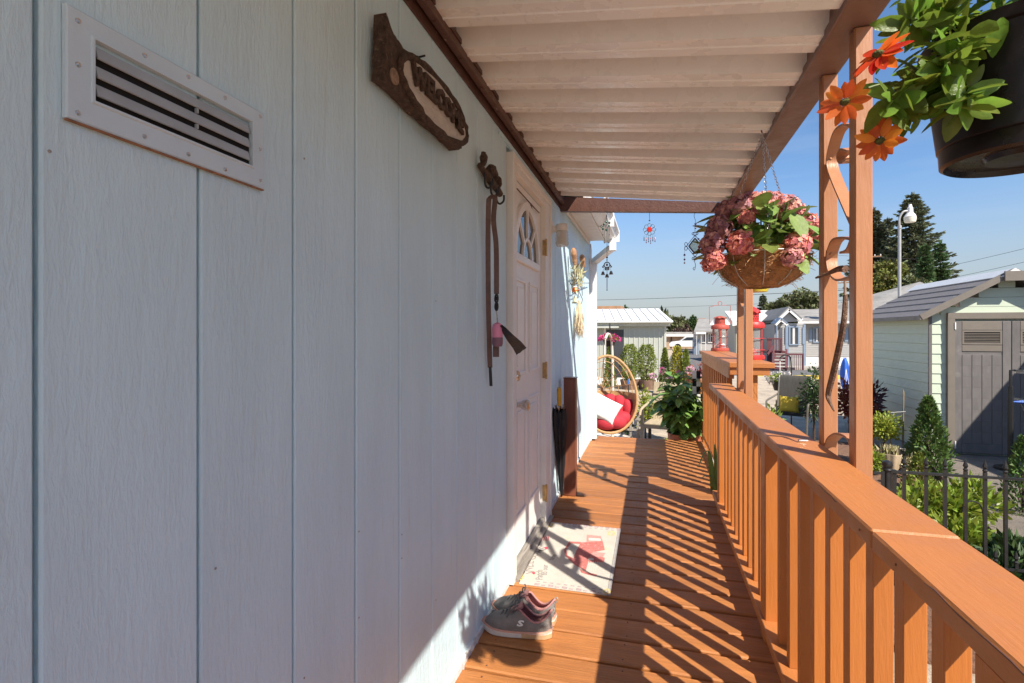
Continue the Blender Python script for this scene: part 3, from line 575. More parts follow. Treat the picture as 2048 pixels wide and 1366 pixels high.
# ---------------- post, umbrella ----------------
NEW=mat('dark_red_brown_post',(.20,.066,.036),.45,.2,(25,25,2),.2,(120,120,6),coat=.2)
nw_=thing('newel_post','short dark red-brown wooden post standing by the wall past the door','post',(-.6,3.935,0))
MB().box(-.645,-.553,3.89,3.98,.001,.885,.005).build('shaft',NEW,nw_); MB().box(-.649,-.549,3.886,3.984,.885,.893,.003).build('top',NEW,nw_)
um=thing('folded_umbrella','folded black umbrella with a yellow handle leaning beside the dark wooden post','umbrella',(-.655,3.86,0))
p0,p1=Vector((-.655,3.86,.005)),Vector((-.632,3.64,.69)); ax=(p1-p0).normalized(); sd=ax.orthogonal().normalized(); s2=ax.cross(sd); b=MB(); vs=[];m_=32
prof=[(.0,.006),(.08,.010),(.2,.018),(.4,.027),(.6,.034),(.8,.042),(.93,.045),(1.0,.040)]
for t,r in prof:
    for k in range(m_): th=2*PI*k/m_+t*.5; rr_=r*(1+.22*math.cos(th*8)); vs.append(p0+(p1-p0)*t+(sd*math.cos(th)+s2*math.sin(th))*rr_+ax*(.016*math.cos(th*8) if t==1 else 0))
fs=[(i*m_+k,i*m_+(k+1)%m_,(i+1)*m_+(k+1)%m_,(i+1)*m_+k) for i in range(len(prof)-1) for k in range(m_)]; b.add(vs,fs)
b.build('canopy',mat('black_umbrella_cloth',(.017,.016,.02),.6,.2,20,.2,80),um,True)
b=MB().tube([p0,p1+ax*.06],.005,8); 
for k in range(8): th=2*PI*k/8; b.tube([p1-ax*.02+(sd*math.cos(th)+s2*math.sin(th))*.03,p1+ax*.03+(sd*math.cos(th)+s2*math.sin(th))*.032],.003,5)
b.build('rod',STEEL,um); MB().tube([p1+ax*.03,p1+ax*.05,p1+ax*.15,p1+ax*.165],[.012,.015,.016,.011],12).build('handle',mat('yellow_handle',(.62,.33,.03),.4,.1,20),um,True)
# ---------------- doormat ----------------
mt=thing('doormat','pale printed doormat with a red truck, at the white front door','doormat',(-.41,2.9,0))
MATM=mat('cream_mat_print',(.56,.52,.45),.85,.07,9,.5,220,dirt=[((.60,.55,.32),.60,7,.6),((.5,.46,.42),.66,60,.5)])
MX0,MX1,MY0,MY1=-.630,-.188,2.468,3.318
MB().box(MX0,MX1-.018,MY0,MY1,.0015,.0075,.0015).build('mat_body',MATM,mt)
MB().box(MX1-.0175,MX1,MY0,MY1,.0015,.007,.0015).build('edge_binding',mat('grey_binding',(.36,.34,.33),.85,.15,60,.3,200),mt)
GRID=mat('grid_line_print',(.55,.52,.47),.9,.2,40)
def flat(b,poly,z=.0079,h=.0004): b.prism(poly,lambda a,c,t:(a,c,t),z,z+h)
gl=MB()
for i in range(1,44): y=MY0+.02+i*.0185; gl.box(MX0+.004,MX1-.022,y,y+.0012,.0076,.0078)
for i in range(1,23): x=MX0+i*.0185; gl.box(x,x+.0012,MY0+.02,MY1-.02,.0076,.00785)
gl.build('grid_print',GRID,mt)
PL=mat('mauve_plaid_print',(.40,.31,.31),.9,.15,60)
pb=MB()
for Y0,sg_ in ((MY0+.002,1),(MY1-.002,-1)):
    for i in range(11):
        x=MX0+.075+i*.034; 
        if i%2==0: a,c=sorted((Y0,Y0+sg_*.022)); pb.box(x,x+.026,a,c,.0076,.0081)
        else: a,c=sorted((Y0,Y0+sg_*.012)); pb.box(x,x+.02,a,c,.0076,.0081)
        a,c=sorted((Y0+sg_*.034,Y0+sg_*.044)); pb.box(x+.004,x+.022,a,c,.0076,.0081)
tag(pb.build('plaid_print',PL,mt),kind='stuff')
def zp(lst): 
    o=[]
    for u,v in lst: p=onz(1000+u/7.588,1030+v/7.588,.008); o.append((p.x,p.y))
    return o
REDP=mat('faded_red_print',(.48,.15,.13),.85,.22,50,dirt=[((.75,.5,.45),.6,60,.7)]); REDL=mat('pale_red_print',(.54,.27,.24),.85,.15,60)
b=MB()
flat(b,zp([(1225,415),(1560,400),(1590,530),(1440,560),(1430,600),(1590,650),(1580,715),(1340,720),(1300,850),(1110,740),(1115,660),(1150,560)]))
flat(b,zp([(1050,400),(1225,410),(1222,440),(1080,430),(1005,520),(1025,615),(1110,655),(1108,735),(990,620),(972,530)]),.0081)
flat(b,zp([(1210,820),(1300,862),(1470,905),(1460,925),(1350,912),(1230,872)]),.0081)
b.build('truck_print',REDP,mt)
b=MB(); flat(b,zp([(1320,300),(1530,320),(1560,398),(1312,412)]),.0083); flat(b,zp([(1370,590),(1420,560),(1600,580),(1560,640),(1440,630)]),.0084); b.build('truck_cab_print',REDL,mt)
WH=mat('white_print',(.62,.58,.52),.85,.05,30)
b=MB(); flat(b,zp([(1340,655),(1420,655),(1420,688),(1340,688)]),.0085)
for i in range(5): flat(b,zp([(1345+i*34,705),(1353+i*34,705),(1313+i*34,850),(1304+i*34,850)]),.0085)
flat(b,zp([(1345,350),(1520,360),(1535,392),(1350,388)]),.0087); b.build('truck_trim_print',WH,mt)
INK=mat('dark_ink_print',(.30,.27,.25),.9,.1,30)
def mtext(body,size,px,py,ang,nm='lettering',m=INK):     # reads facing the door: right=+Y, up=-X
    v,f=text_mesh(body,size,.0003,.0006); p=onz(1000+px/7.588,1030+py/7.588,.0085); ca,sa=math.cos(ang),math.sin(ang)
    b=MB(); b.add([(p.x-(a*sa+c*ca),p.y+(a*ca-c*sa),.0083+z) for a,c,z in v],f); return b.build(nm,m,mt)
for ch,px,py,an in zip('WELCOME',(450,445,450,480,520,590,660),(835,770,715,650,600,545,505),(.5,.3,.15,0,-.15,-.3,-.5)): mtext(ch,.075,px,py,an)
mtext('to our',.045,680,830,.15); mtext('Patch',.05,600,905,.2); mtext('farm',.04,800,640,-.1)
b=MB()
for i in range(5):
    u=590+i*33; flat(b,zp([(u,312),(u+10,312),(u+22,345),(u+12,390),(u+2,390),(u+10,345)]),.0083)
for u,v in ((510,880),(700,500)): flat(b,zp([(u-34,v-8),(u,v-16),(u+26,v-10),(u+26,v+14),(u-4,v+22)]),.0083)
b.build('heart_print',mat('crimson_print',(.55,.06,.10),.85,.1,40),mt)
SUNF=mat('yellow_flower_print',(.66,.52,.12),.9,.2,60)
b=MB()
for u,v,r in ((270,930,95),(1620,1160,60),(1690,280,60),(760,150,50)):
    for k in range(12): a=2*PI*k/12; flat(b,zp([(u+r*.3*math.cos(a),v+r*.25*math.sin(a)),(u+r*math.cos(a-.14),v+r*.7*math.sin(a-.14)),(u+r*math.cos(a+.14),v+r*.7*math.sin(a+.14))]),.0082)
b.build('sunflower_print',SUNF,mt)
# ---------------- shoes ----------------
KNIT=mat('grey_knit',(.25,.225,.205),.85,.14,30,.5,(260,260,160),fine=200); KNIT2=mat('light_heel_knit',(.36,.35,.32),.85,.12,60,.5,300)
LIN=mat('pink_lining',(.46,.22,.21),.85,.12,40,.3,200); SOLE=mat('cream_sole',(.74,.69,.62),.55,.08,20,.15,60); TANS=mat('clear_amber_heel',(.55,.36,.20),.25,.2,30,coat=.3); LACE=mat('grey_lace',(.13,.12,.115),.85,.15,80,.4,300); ROSE=mat('rose_stripe',(.60,.30,.22),.6,.08,20)
def shoe(label,loc,rz,near):
    s=thing('sneaker',label,'shoe',loc,rz,'pair of grey sneakers'); L=.285; N_=22
    def W(t): return .0335+.010*math.sin(PI*min(1,t*.9+.05)) + .006*math.exp(-((t-.68)/.2)**2)
    def wid(t): return W(t)*(1-max(0,(t-.80)/.2)**2.3*.80)*(1-max(0,(.12-t)/.12)**2*.55)
    def base(t): return .030-.006*math.sin(PI*t)+.008*max(0,(t-.8)/.2)+.006*max(0,.2-t)
    def top(t):
        if t<.45: return .100-.040*math.sin(PI*min(1,t/.42))**1.2+ (0 if t>.04 else .004)
        return .104-.052*((t-.45)/.55)**.9-.022*max(0,(t-.85)/.15)**2
    def rim(t): return 0.0 if t>=.50 else (wid(t)*.66 if t<.42 else wid(t)*.66*(1-(t-.42)/.08)) * (1 if t>.05 else t/.05*.7+.3)
    def surf(sgn,inset,zo=0):
        vs=[];M_=7
        for i in range(N_+1):
            t=i/N_; w=wid(t)-inset; zb=base(t); zt=top(t)-zo
            for k in range(M_+1):
                u=k/M_; r=rim(t); yy=r+(w-r)*math.cos(u*PI/2)**.75; zz=zb+(zt-zb)*(math.sin(u*PI/2)**.9 if t>=.45 else u**.9)
                if t<.02: yy*=.6
                bulge=.004*math.sin(PI*u); vs.append(((.5-t)*L,sgn*(yy+bulge),zz))
        fs=[(i*(M_+1)+k,(i+1)*(M_+1)+k,(i+1)*(M_+1)+k+1,i*(M_+1)+k+1) for i in range(N_) for k in range(M_)]
        return vs,fs
    b=MB()
    for sg_ in (1,-1): b.add(*surf(sg_,0))
    w0=wid(0)*.6   # heel counter
    vs=[]; 
    for k in range(8): z=.034+k*.0098; vs+= [(.5*L+.004*math.sin(k/7*PI)+(.004 if k==7 else 0)-.003,y,z) for y in (-w0,-w0*.4,w0*.4,w0)]
    b.add(vs,[(k*4+j,k*4+j+1,k*4+5+j,k*4+4+j) for k in range(7) for j in range(3)])
    b.build('upper',KNIT,s,True,False)
    b=MB()
    for sg_ in (1,-1):
        vs,fs=surf(sg_,.006,.002); M1=8
        fs=[q for q in fs if q[0]//M1<11]; b.add(vs,fs)
    b.box(-.03,.5*L-.01,-.028,.028,.036,.040)
    b.build('lining',LIN,s,True,False)
    col=[]
    for i in range(0,11):
        t=i/N_; col.append(((.5-t)*L,rim(t)+.001,top(t)))
    cp=[(x,-y,z) for x,y,z in col[::-1]]+[(.5*L+.002,0,.106)]+col
    MB().tube(cp,.0042,7).build('collar',LIN,s,True,False)
    tg=MB(); vs=[]
    for k in range(6):
        u=k/5; x=(.5-.60)*L+u*.055; z=.090+u*.036; w=.020+.006*u
        for y,dz in ((-w,-.006),(-w*.5,0),(0,.002),(w*.5,0),(w,-.006)): vs.append((x,y,z+dz))
        for y,dz in ((-w,-.012),(-w*.5,-.006),(0,-.004),(w*.5,-.006),(w,-.012)): vs.append((x+.004,y,z+dz))
    fs=[]
    for k in range(5):
        o=k*10
        for j in range(4): fs+=[(o+j,o+j+1,o+11+j,o+10+j),(o+5+j,o+15+j,o+16+j,o+6+j)]
    tg.add(vs,fs); tg.build('tongue',LIN,s,True,False)
    lc=MB()
    for i in range(5):
        t=.50+i*.055; x=(.5-t)*L; z=top(t); w=wid(t)*.62
        lc.tube(smooth([(x-.006,-w,z-.020),(x,-w*.6,z-.002),(x+.004,0,z+.005),(x,w*.6,z-.002),(x-.006,w,z-.020)],3),.0034,6)
    x=(.5-.5)*L; z=top(.5)+.008
    for sg_ in (1,-1):
        lc.tube(smooth([(x,0,z),(x+.004,sg_*.018,z+.012),(x-.012,sg_*.034,z+.004),(x-.014,sg_*.030,z-.012),(x-.002,sg_*.006,z-.002)],4),.003,6)
        lc.tube(smooth([(x,0,z),(x-.02,sg_*.022,z-.008),(x-.035,sg_*.042,z-.028)],4),.0028,6)
    lc.tube(smooth([(x+.004,.004,z),(x+.010,.008,z+.02),(x+.004,.01,z+.034)],4),.003,6)
    lc.build('laces',LACE,s,True,False)
    def outline(g,k0=0,k1=N_): return [((.5-k/N_)*L*(1.03),(wid(k/N_)+g)) for k in range(k0,k1+1)]
    def slab(z0f,z1f,g0,g1,k0,k1,nm,m):
        vs=[];fs=[];pts=list(range(k0,k1+1)); n=len(pts)
        for zf,g in ((z0f,g0),(z1f,g1)):
            for k in pts: t=k/N_; vs.append(((.5-t)*L*1.03,wid(t)+g,zf(t)))
            for k in pts[::-1]: t=k/N_; vs.append(((.5-t)*L*1.03,-wid(t)-g,zf(t)))
        m2=2*n
        fs=[(i,(i+1)%m2,m2+(i+1)%m2,m2+i) for i in range(m2)]+[(i,i+1,m2-2-i,m2-1-i) for i in range(n-1)]+[(m2+i,m2+m2-1-i,m2+m2-2-i,m2+i+1) for i in range(n-1)]
        MB().add(vs,fs).build(nm,m,s,True,False)
    tz=lambda t: .002+.010*max(0,(t-.78)/.22)**1.5
    slab(lambda t:tz(t),lambda t:base(t)-.002,.001,.006,9,N_,'sole',SOLE)
    slab(lambda t:tz(t),lambda t:.021,.002,.005,0,9,'heel_cushion',TANS)
    slab(lambda t:.0212,lambda t:base(t)-.001,.004,.006,0,9,'midsole',SOLE)
    slab(lambda t:base(t)-.0015,lambda t:base(t)+.004,.0065,.004,0,N_,'rose_welt',ROSE)
    v,f=text_mesh('S',.042,.001,.0012); b=MB(); sx=-1
    # mark on the outer side
    t0=.42; w=wid(t0)+.0055
    b.add([( (.5-t0)*L+a*1.35+c*.25, sx*(w-.20*max(0,c)-.0*a)-.0003*0+zz*-1, .062+c*.72) for a,c,zz in v],f); b.build('side_mark',mat('white_mark',(.75,.73,.70),.5,.03,9),s,False,False)
    MB().tube(smooth([(.5*L-.002,0,.085),(.5*L+.012,0,.10),(.5*L+.010,0,.112),(.5*L-.001,0,.106)]),.0028,6).build('pull_tab',KNIT2,s,True,False)
    return s
shoe('near grey sneaker with pale side mark and amber heel, beside the wall',(-.538,2.078,.0012),R(4),True)
shoe('far grey sneaker with untied laces, half hidden behind its mate',(-.540,2.190,.0012),R(-6),False)
# ---------------- small thing on rail ----------------
p=onz(1606,884,RZ); pc=thing('metal_clip','tiny silver metal clip lying on the rail cap','clip',(p.x,p.y,RZ))
MB().tube([(-.014,0,.0045),(.008,.002,.0045)],.0042,8).build('barrel',STEEL,pc,True,False); MB().tube([(.008,.002,.0045),(.016,.003,.0045)],.0025,8).build('tip',SOLE,pc,True,False)
# ---------------- lanterns ----------------
REDM=mat('red_lantern_paint',(.50,.035,.03),.4,.12,20,.15,60,dirt=[((.28,.14,.08),.66,20,.7)])
REDF=mat('faded_red_lantern_paint',(.42,.075,.05),.6,.2,24,.25,60,dirt=[((.30,.17,.10),.58,16,.8)])
LG=glass('lantern_glass',(.88,.9,.88),.03,.8)
def lantern(label,x,y,m,wave,handle,yaw,sc_=1):
    l=thing('lantern',label,'lantern',(x,y,SZ+.001),yaw,'red candle lanterns'); l.scale=(sc_,)*3
    B=lambda: MB()
    B().lathe([(.096,0),(.098,.006),(.094,.03),(.088,.034),(.0,.034)],(0,0,0),24).build('base',m,l,True,False)
    for k in range(6):
        a=R(60*k+15); c,s_=math.cos(a),math.sin(a); B().bar((.082*c,.082*s_,.034),(.082*c,.082*s_,.245),.016,.006,(c,s_,0)).build('upright',m,l,False,False)
    B().lathe([(.077,.034),(.077,.245)],(0,0,0),24).build('glass_chimney',LG,l,True,False)
    for z in (.075,.165): B().tube([(.094*math.cos(2*PI*i/24),.094*math.sin(2*PI*i/24),z) for i in range(25)],.003,6).build('guard_ring',STEEL if wave else m,l,True,False)
    B().lathe([(.094,.245),(.096,.252),(.096,.275),(.088,.290),(.060,.300),(.0,.3)],(0,0,0),24).build('shoulder',m,l,True,False)
    B().lathe([(.054,.300),(.054,.372),(.0,.372)],(0,0,0),20).build('vent_cylinder',m,l,True,False)
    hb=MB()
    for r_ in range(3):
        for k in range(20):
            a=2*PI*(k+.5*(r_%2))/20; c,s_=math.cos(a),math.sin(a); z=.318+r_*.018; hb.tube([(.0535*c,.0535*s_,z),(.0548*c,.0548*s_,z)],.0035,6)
    hb.build('vent_hole_dots',BLACK,l,False,False)  # black dots on the surface paint in the dark of the perforations
    n=48; vs=[]; 
    for r0,z0,w in ((.0,.425 if not wave else .395,0),(.035,.405 if not wave else .388,.001),(.068,.372,.008 if not wave else .004),(.068,.368,.008 if not wave else .004),(.04,.371,0),(0,.371,0)):
        for k in range(n): a=2*PI*k/n; vs.append((r0*math.cos(a),r0*math.sin(a),z0+w*math.cos(a*8)))
    B().add(vs,[(i*n+k,i*n+(k+1)%n,(i+1)*n+(k+1)%n,(i+1)*n+k) for i in range(5) for k in range(n)]).build('cap',m,l,True,False)
    B().lathe([(.006,.395),(.004,.43),(.007,.437),(.0,.446)] if not wave else [(.006,.39),(.0,.4)],(0,0,0),10).build('finial',m,l,True,False)
    B().lathe([(.05,.0345),(.052,.055),(.03,.07),(.02,.095),(0,.096)],(0,0,0),18).build('candle_cup',REDM,l,True,False)
    if handle:
        hz=.515
        pts=[(-.115,0,.30),(-.118,0,.36),(-.120,0,hz-.02),(-.06,0,hz-.004),(-.018,0,hz)]+[(.022*math.sin(-PI*.75+i*PI*1.5/10),0,hz+.018-.022*math.cos(-PI*.75+i*PI*1.5/10)*-1+.004) for i in range(11)]+[(.018,0,hz),(.06,0,hz),(.118,0,hz-.004),(.122,0,.36),(.115,0,.30)]
        B().tube(pts,.003,6).build('wire_handle',REDF,l,True,False)
        for sx in (-1,1): B().prism([(sx*.058,.36),(sx*.075,.35),(sx*.118,.30),(sx*.09,.29),(sx*.06,.30)],lambda a,c,t:(a,t,c),-.003,.003).build('handle_bracket',mat('white_glare_tin',(.8,.8,.78),.4,.04,9),l,False,False)
    else:
        for sx in (-1,1): B().tube([(sx*.094+.012*math.cos(2*PI*i/14)*0,.012*math.cos(2*PI*i/14),.262+.012*math.sin(2*PI*i/14)) for i in range(15)],.004,6).build('handle_ring',STEEL,l,True,False)
    return l
p=P(1440,700,5.86); lantern('far faded red lantern with an arched wire handle on the orange shelf',p.x,p.y,REDF,True,True,R(15))
p=P(1503,720,4.12); lantern('near bright red lantern with a scalloped cap, half behind the brown column',p.x,p.y,REDM,False,False,R(5))
# ---------------- hanging chimes ----------------
CY=AY1+.005
def ch(px,py): 
    k=(px-1024)/FPX; d=CY/(k*SN+CS); return P(px,py,d)
fc=thing('flower_suncatcher','small red flower suncatcher with dangling beads hanging from the awning end','suncatcher',ch(1299,425))
IRW=mat('thin_dark_wire',(.05,.045,.05),.4,.2,40); JEW=mat('red_jewel',(.55,.03,.03),.1,.1,20,coat=.5); PBEAD=mat('purple_bead',(.10,.05,.22),.15,.1,20,coat=.5)
b=MB().tube([ch(1299,423),ch(1299,440)],.0016,5); b.ball(ch(1299,441),.006); c=ch(1299,459)
for k in range(8):
    a=2*PI*k/8; q=c+Vector((.031*math.cos(a),0,.031*math.sin(a))); b.tube([q+Vector((.0135*math.cos(t*2*PI/14),0,.0135*math.sin(t*2*PI/14))) for t in range(15)],.0018,5)
b.build('wire_petals',IRW,fc,True)
MB().lathe([(.018,-.004),(.018,.004),(0,.006)],(0,0,0),14).xf(Matrix.Translation(c)@Matrix.Rotation(PI/2,4,'X')).build('jewel',JEW,fc,True)
for i in range(6):
    dx=(i-2.5)*.0155; z0=c.z-.032-.004*abs(i-2.5); L_=.035+.012*(i%2)+.01*(2.5-abs(i-2.5)); b=MB().tube([(c.x+dx,CY,z0),(c.x+dx,CY,z0-L_)],.001,4)
    b.build('bead_wire',IRW,fc); b=MB()
    for q in (.5,.75,1): b.ball((c.x+dx,CY,z0-L_*q),.0038,7,5,1.5)
    b.build('beads',JEW if i%2 else IRW,fc,True)
dc=thing('diamond_suncatcher','diamond glass suncatcher with scrolled wire hanging from the awning end','suncatcher',ch(1390,425))
c=ch(1390,492); S_=.062
PW=mat('purple_wire',(.06,.05,.11),.35,.15,40,metal=.4)
b=MB(); dm=[(0,S_*1.25),(S_*.95,0),(0,-S_*1.25),(-S_*.95,0)]
for k in range(1,2): pass
for sc_ in (1.0,.72):
    q=[(c.x+a*sc_,CY,c.z+z*sc_) for a,z in dm]
    for i in range(4): b.tube([q[i],q[(i+1)%4]],.0024 if sc_==1 else .005,5)
def curl(x,z,sx,sz,r=.014,dirn=1):
    return [(c.x+x+sx*(r*(1-i/22)*math.sin(i*.42)),CY,c.z+z+sz*(r*(1-i/22)*(1-math.cos(i*.42)))) for i in range(16)]
for sx in (-1,1):
    b.tube(curl(0,S_*1.25,sx*1.6,1.0,.016),.0022,5); b.tube(curl(0,-S_*1.25,sx*1.6,-1.0,.016),.0022,5)
    b.tube(curl(sx*S_*.95,0,sx*1.0,1.5,.014),.0022,5); b.tube(curl(sx*S_*.95,0,sx*1.0,-1.5,.014),.0022,5)
b.tube([ch(1390,424),ch(1388,432),ch(1391,441),ch(1390,452),ch(1390,475)],.0018,5); b.tube(smooth([ch(1390,512),ch(1389,522),ch(1391,530),ch(1389,540),ch(1386,537),ch(1389,534)]),.002,5)
b.build('wire_frame',PW,dc,True)
MB().prism([(a*.68,z*.68) for a,z in dm],lambda a,z,t:(c.x+a,CY+t,c.z+z),-.002,.002).build('glass_diamond',glass('frosted_aqua_glass',(.70,.86,.84),.3,.45),dc)
b=MB(); b.ball(ch(1391,448),.0085); 
for x in (1369,): b.ball(ch(x,510),.008); b.ball(ch(x,519),.0075)
b.ball(ch(1397,478),.007); b.build('purple_beads',PBEAD,dc,True)
b=MB(); b.ball(ch(1391,456),.0075); b.ball(ch(1369,526),.006); b.ball(ch(1410,513),.008); b.tube([ch(1369,492),ch(1369,528)],.001,4); b.tube([ch(1410,492),ch(1410,514)],.001,4); b.build('brown_beads',mat('brown_bead',(.25,.14,.10),.3,.2,30),dc,True)
hc=thing('hand_bell_chime','hand-shaped metal charm with three small bells hanging on a beaded cord','chime',ch(1214,425))
PEW=mat('dark_pewter',(.20,.20,.21),.4,.25,40,metal=.7)
b=MB().tube([ch(1214,423),ch(1214,550)],.0018,5); b.ball(ch(1214,515),.0075); b.ball(ch(1214,520),.005); b.build('cord',IRW,hc,True)
c=ch(1214,531); b=MB(); b.tube([c+Vector((.021*math.cos(t*2*PI/16),0,.021*math.sin(t*2*PI/16)+.004)) for t in range(17)],.004,6)
for sx in (-1,1): b.tube(smooth([c+Vector((sx*.016,0,.016)),c+Vector((sx*.028,0,-.004)),c+Vector((sx*.034,0,-.010)),c+Vector((sx*.024,0,-.014))]),.004,6)
for i in range(3): b.tube([c+Vector(((i-1)*.012,0,-.012)),c+Vector(((i-1)*.012,0,-.036))],.0055,6)
b.ball(c+Vector((0,-.004,.004)),.009); b.build('hand_charm',PEW,hc,True)
for dx,dz in ((-.030,-.062),(.030,-.060),(0,-.082)):
    q=c+Vector((dx,0,dz)); b=MB().lathe([(.002,.020),(.009,.014),(.013,0),(.016,-.008),(.0,-.006)],q,12); b.tube([q+Vector((0,0,.02)),q+Vector((-dx*.3,0,.045))],.0012,4); b.build('bell',PEW,hc,True)
b=MB().tube([ch(1214,556),ch(1214,578)],.0028,5); b.ball(ch(1214,580),.005); b.build('blue_tail',mat('blue_cord',(.05,.06,.25),.6,.2,40),hc,True)
fl=thing('beaded_leaf_chime','cluster of dark green glass leaves on wire hanging above the hand charm','chime',ch(1213,440))
b=MB(); GB=mat('green_glass_bead',(.04,.10,.08),.1,.2,30,coat=.5)
for px,py in ((1208,449),(1213,444),(1218,452),(1206,458),(1213,460),(1219,446),(1203,453)): b.ball(ch(px,py)+Vector((0,-.006,0)),.0085,8,6,1.2)
b.build('glass_leaves',GB,fl,True)
b=MB()
for px,py in ((1206,470),(1219,470),(1209,486),(1217,486)): b.tube([ch(1213,430)+Vector((0,-.006,0)),ch(px,py-14)+Vector((0,-.006,0)),ch(px,py)+Vector((0,-.006,0))],.0013,4); b.ball(ch(px,py)+Vector((0,-.006,0)),.004)
b.tube([ch(1212,424)+Vector((0,-.006,0)),ch(1213,440)+Vector((0,-.006,0))],.0015,4); b.build('wires',IRW,fl)
# ---------------- hydrangea basket ----------------
HX,HY,HZ=.46,2.475,1.565
hb_=thing('hydrangea_basket','hanging coir basket of pink hydrangeas with green leaves under the awning beam','hanging basket',(HX,HY,HZ))
COIR=mat('coir_fibre',(.46,.21,.075),.95,.4,(30,30,18),1.0,(90,90,60),dirt=[((.18,.07,.03),.58,30,.8)],fine=120)
b=MB(); n=40; vs=[]; prof=[(.196,.012),(.190,.0),(.188,-.02),(.178,-.05),(.155,-.085),(.118,-.115),(.07,-.132),(.0,-.137)]
for r,z in prof:
    for k in range(n):
        a=2*PI*k/n; w=1+.03*math.sin(5*a+1)+random.uniform(-.025,.025); vs.append((r*w*math.cos(a),r*w*math.sin(a),z+random.uniform(-.004,.004)+(.015*math.sin(3*a) if z>-.01 else 0)))
b.add(vs,[(i*n+k,i*n+(k+1)%n,(i+1)*n+(k+1)%n,(i+1)*n+k) for i in range(len(prof)-1) for k in range(n)]); b.build('coir_liner',COIR,hb_,True,False)
MB().lathe([(.185,-.005),(.0,.01)],(0,0,0),24).build('soil',mat('dark_soil',(.03,.022,.016),.95,.3,40,.6,80),hb_,False,False)
# loose coir fibres
vs=[];fs=[]; fb=MB()
for i in range(420):
    a=random.uniform(0,2*PI); u=random.random(); r,z=(.19-.02*u,-.05*u) if random.random()<.6 else (.17-.06*u,-.06-.06*u); p=Vector((r*math.cos(a),r*math.sin(a),z)); o=Vector((math.cos(a),math.sin(a),random.uniform(-.8,.6)))*random.uniform(.01,.035); t_=Vector((-math.sin(a),math.cos(a),random.uniform(-.5,.5)))*random.uniform(-.05,.05)
    fb.tube([p,p+o*.6+t_*.4,p+o+t_],.0009,3,False)
tag(fb.build('loose_fibres',mat('pale_coir_strand',(.48,.27,.13),.9,.3,60),hb_,False,False),kind='stuff')
b=MB()
for k in range(10):
    a=2*PI*k/10+.2; b.tube(smooth([(.199*math.cos(a),.199*math.sin(a),.005),(.193*math.cos(a),.193*math.sin(a),-.035),(.163*math.cos(a),.163*math.sin(a),-.087),(.10*math.cos(a),.10*math.sin(a),-.128)]),.0019,5)
b.tube([(.2*math.cos(2*PI*k/30),.2*math.sin(2*PI*k/30),.004) for k in range(31)],.0025,5); b.build('wire_cage',IRW if 0 else mat('pale_wire',(.5,.47,.43),.4,.1,20),hb_,False,False)
top=(0,-.02,2.10-HZ)
for k in range(3):
    a=2*PI*k/3+.5; p,q=Vector((.198*math.cos(a),.198*math.sin(a),.005)),Vector(top); b=MB(); n=46
    for i in range(n):
        c_=p.lerp(q,(i+.5)/n); dv=(q-p).normalized(); sd=dv.cross(Vector((0,1,0) if i%2 else (1,0,0))).normalized()
        b.tube([c_+dv*.009*math.sin(2*PI*t/8)+sd*.004*math.cos(2*PI*t/8) for t in range(9)],.0011,4,False)
    b.build('chain',STEEL,hb_,False,False)
MB().tube(smooth([top,(0,-.02,2.115-HZ),(.03,-.02,2.125-HZ),(.04,-.02,2.10-HZ)]),.003,6).build('hook',IRW,hb_,True,False)
HLEAF=mat('hydrangea_leaf',(.19,.27,.06),.45,.25,(20,20,20),.3,60,island=.5,transl=.25)
lv=[];ld=[];ln=[];lz=[]
for i in range(190):
    a=random.uniform(0,2*PI); r=random.uniform(.02,.20); z=random.uniform(.02,.24)-(r/.19)*.05; o=random.uniform(.2,1)
    lv.append((r*math.cos(a),r*math.sin(a),z)); ld.append((math.cos(a)*o,math.sin(a)*o,random.uniform(-.5,.35))); ln.append((math.cos(a)*.3+random.uniform(-.3,.3),math.sin(a)*.3+random.uniform(-.3,.3),1)); lz.append(random.uniform(.07,.13))
link('leaves',leaf_mesh('leaves',lv,ld,lz,np.array(lz)*.66,HLEAF,ln,.12,.22,True),hb_)
b=MB()
for i in range(26): a=random.uniform(0,2*PI); r=random.uniform(.02,.1); b.tube([(r*math.cos(a),r*math.sin(a),0),(r*1.3*math.cos(a),r*1.3*math.sin(a),.1),(r*1.9*math.cos(a),r*1.9*math.sin(a),.2)],.0035,5,False)
b.build('stems',mat('green_stem',(.12,.16,.05),.6,.2,20),hb_,False,False)
PET=[mat('pink_hydrangea',(.72,.33,.30),.6,.2,30,island=.6,transl=.25),mat('dusty_hydrangea',(.56,.24,.24),.6,.25,30,island=.7,transl=.25),mat('coral_hydrangea',(.78,.28,.24),.6,.2,30,island=.6,transl=.25)]
def at_h(px,py,d): q=P(px,py,d); return (q.x-HX,q.y-HY,q.z-HZ)
heads=[(1455,425,2.25,.055,1),(1478,415,2.2,.055,1),(1440,455,2.2,.055,1),(1424,490,2.12,.052,1),(1432,468,2.25,.05,1),(1520,408,2.2,.058,0),(1545,404,2.35,.05,0),(1573,415,2.25,.058,0),(1590,425,2.35,.05,2),(1500,405,2.35,.05,1),(1480,485,2.06,.052,2),(1594,490,2.08,.055,2),(1585,515,2.06,.045,0),(1618,450,2.2,.05,2),(1630,472,2.22,.05,2),(1432,520,2.10,.042,2),(1418,528,2.15,.035,2),(1462,440,2.40,.055,1),(1560,420,2.5,.055,0),(1600,440,2.5,.05,0),(1493,437,2.15,.035,2)]
for px,py,d,r,k in heads:
    c=np.array(at_h(px,py,d)); n=260; dr=sphere_dirs(n); tn=np.cross(dr,RNG.normal(size=(n,3)))
    link('flower_head',leaf_mesh('flower_head',c+dr*r*RNG.uniform(.75,1,n)[:,None]-tn*.008,tn,.021*r/.05,.019*r/.05,PET[k],dr+RNG.normal(size=(n,3))*.35,.1,.1),hb_)
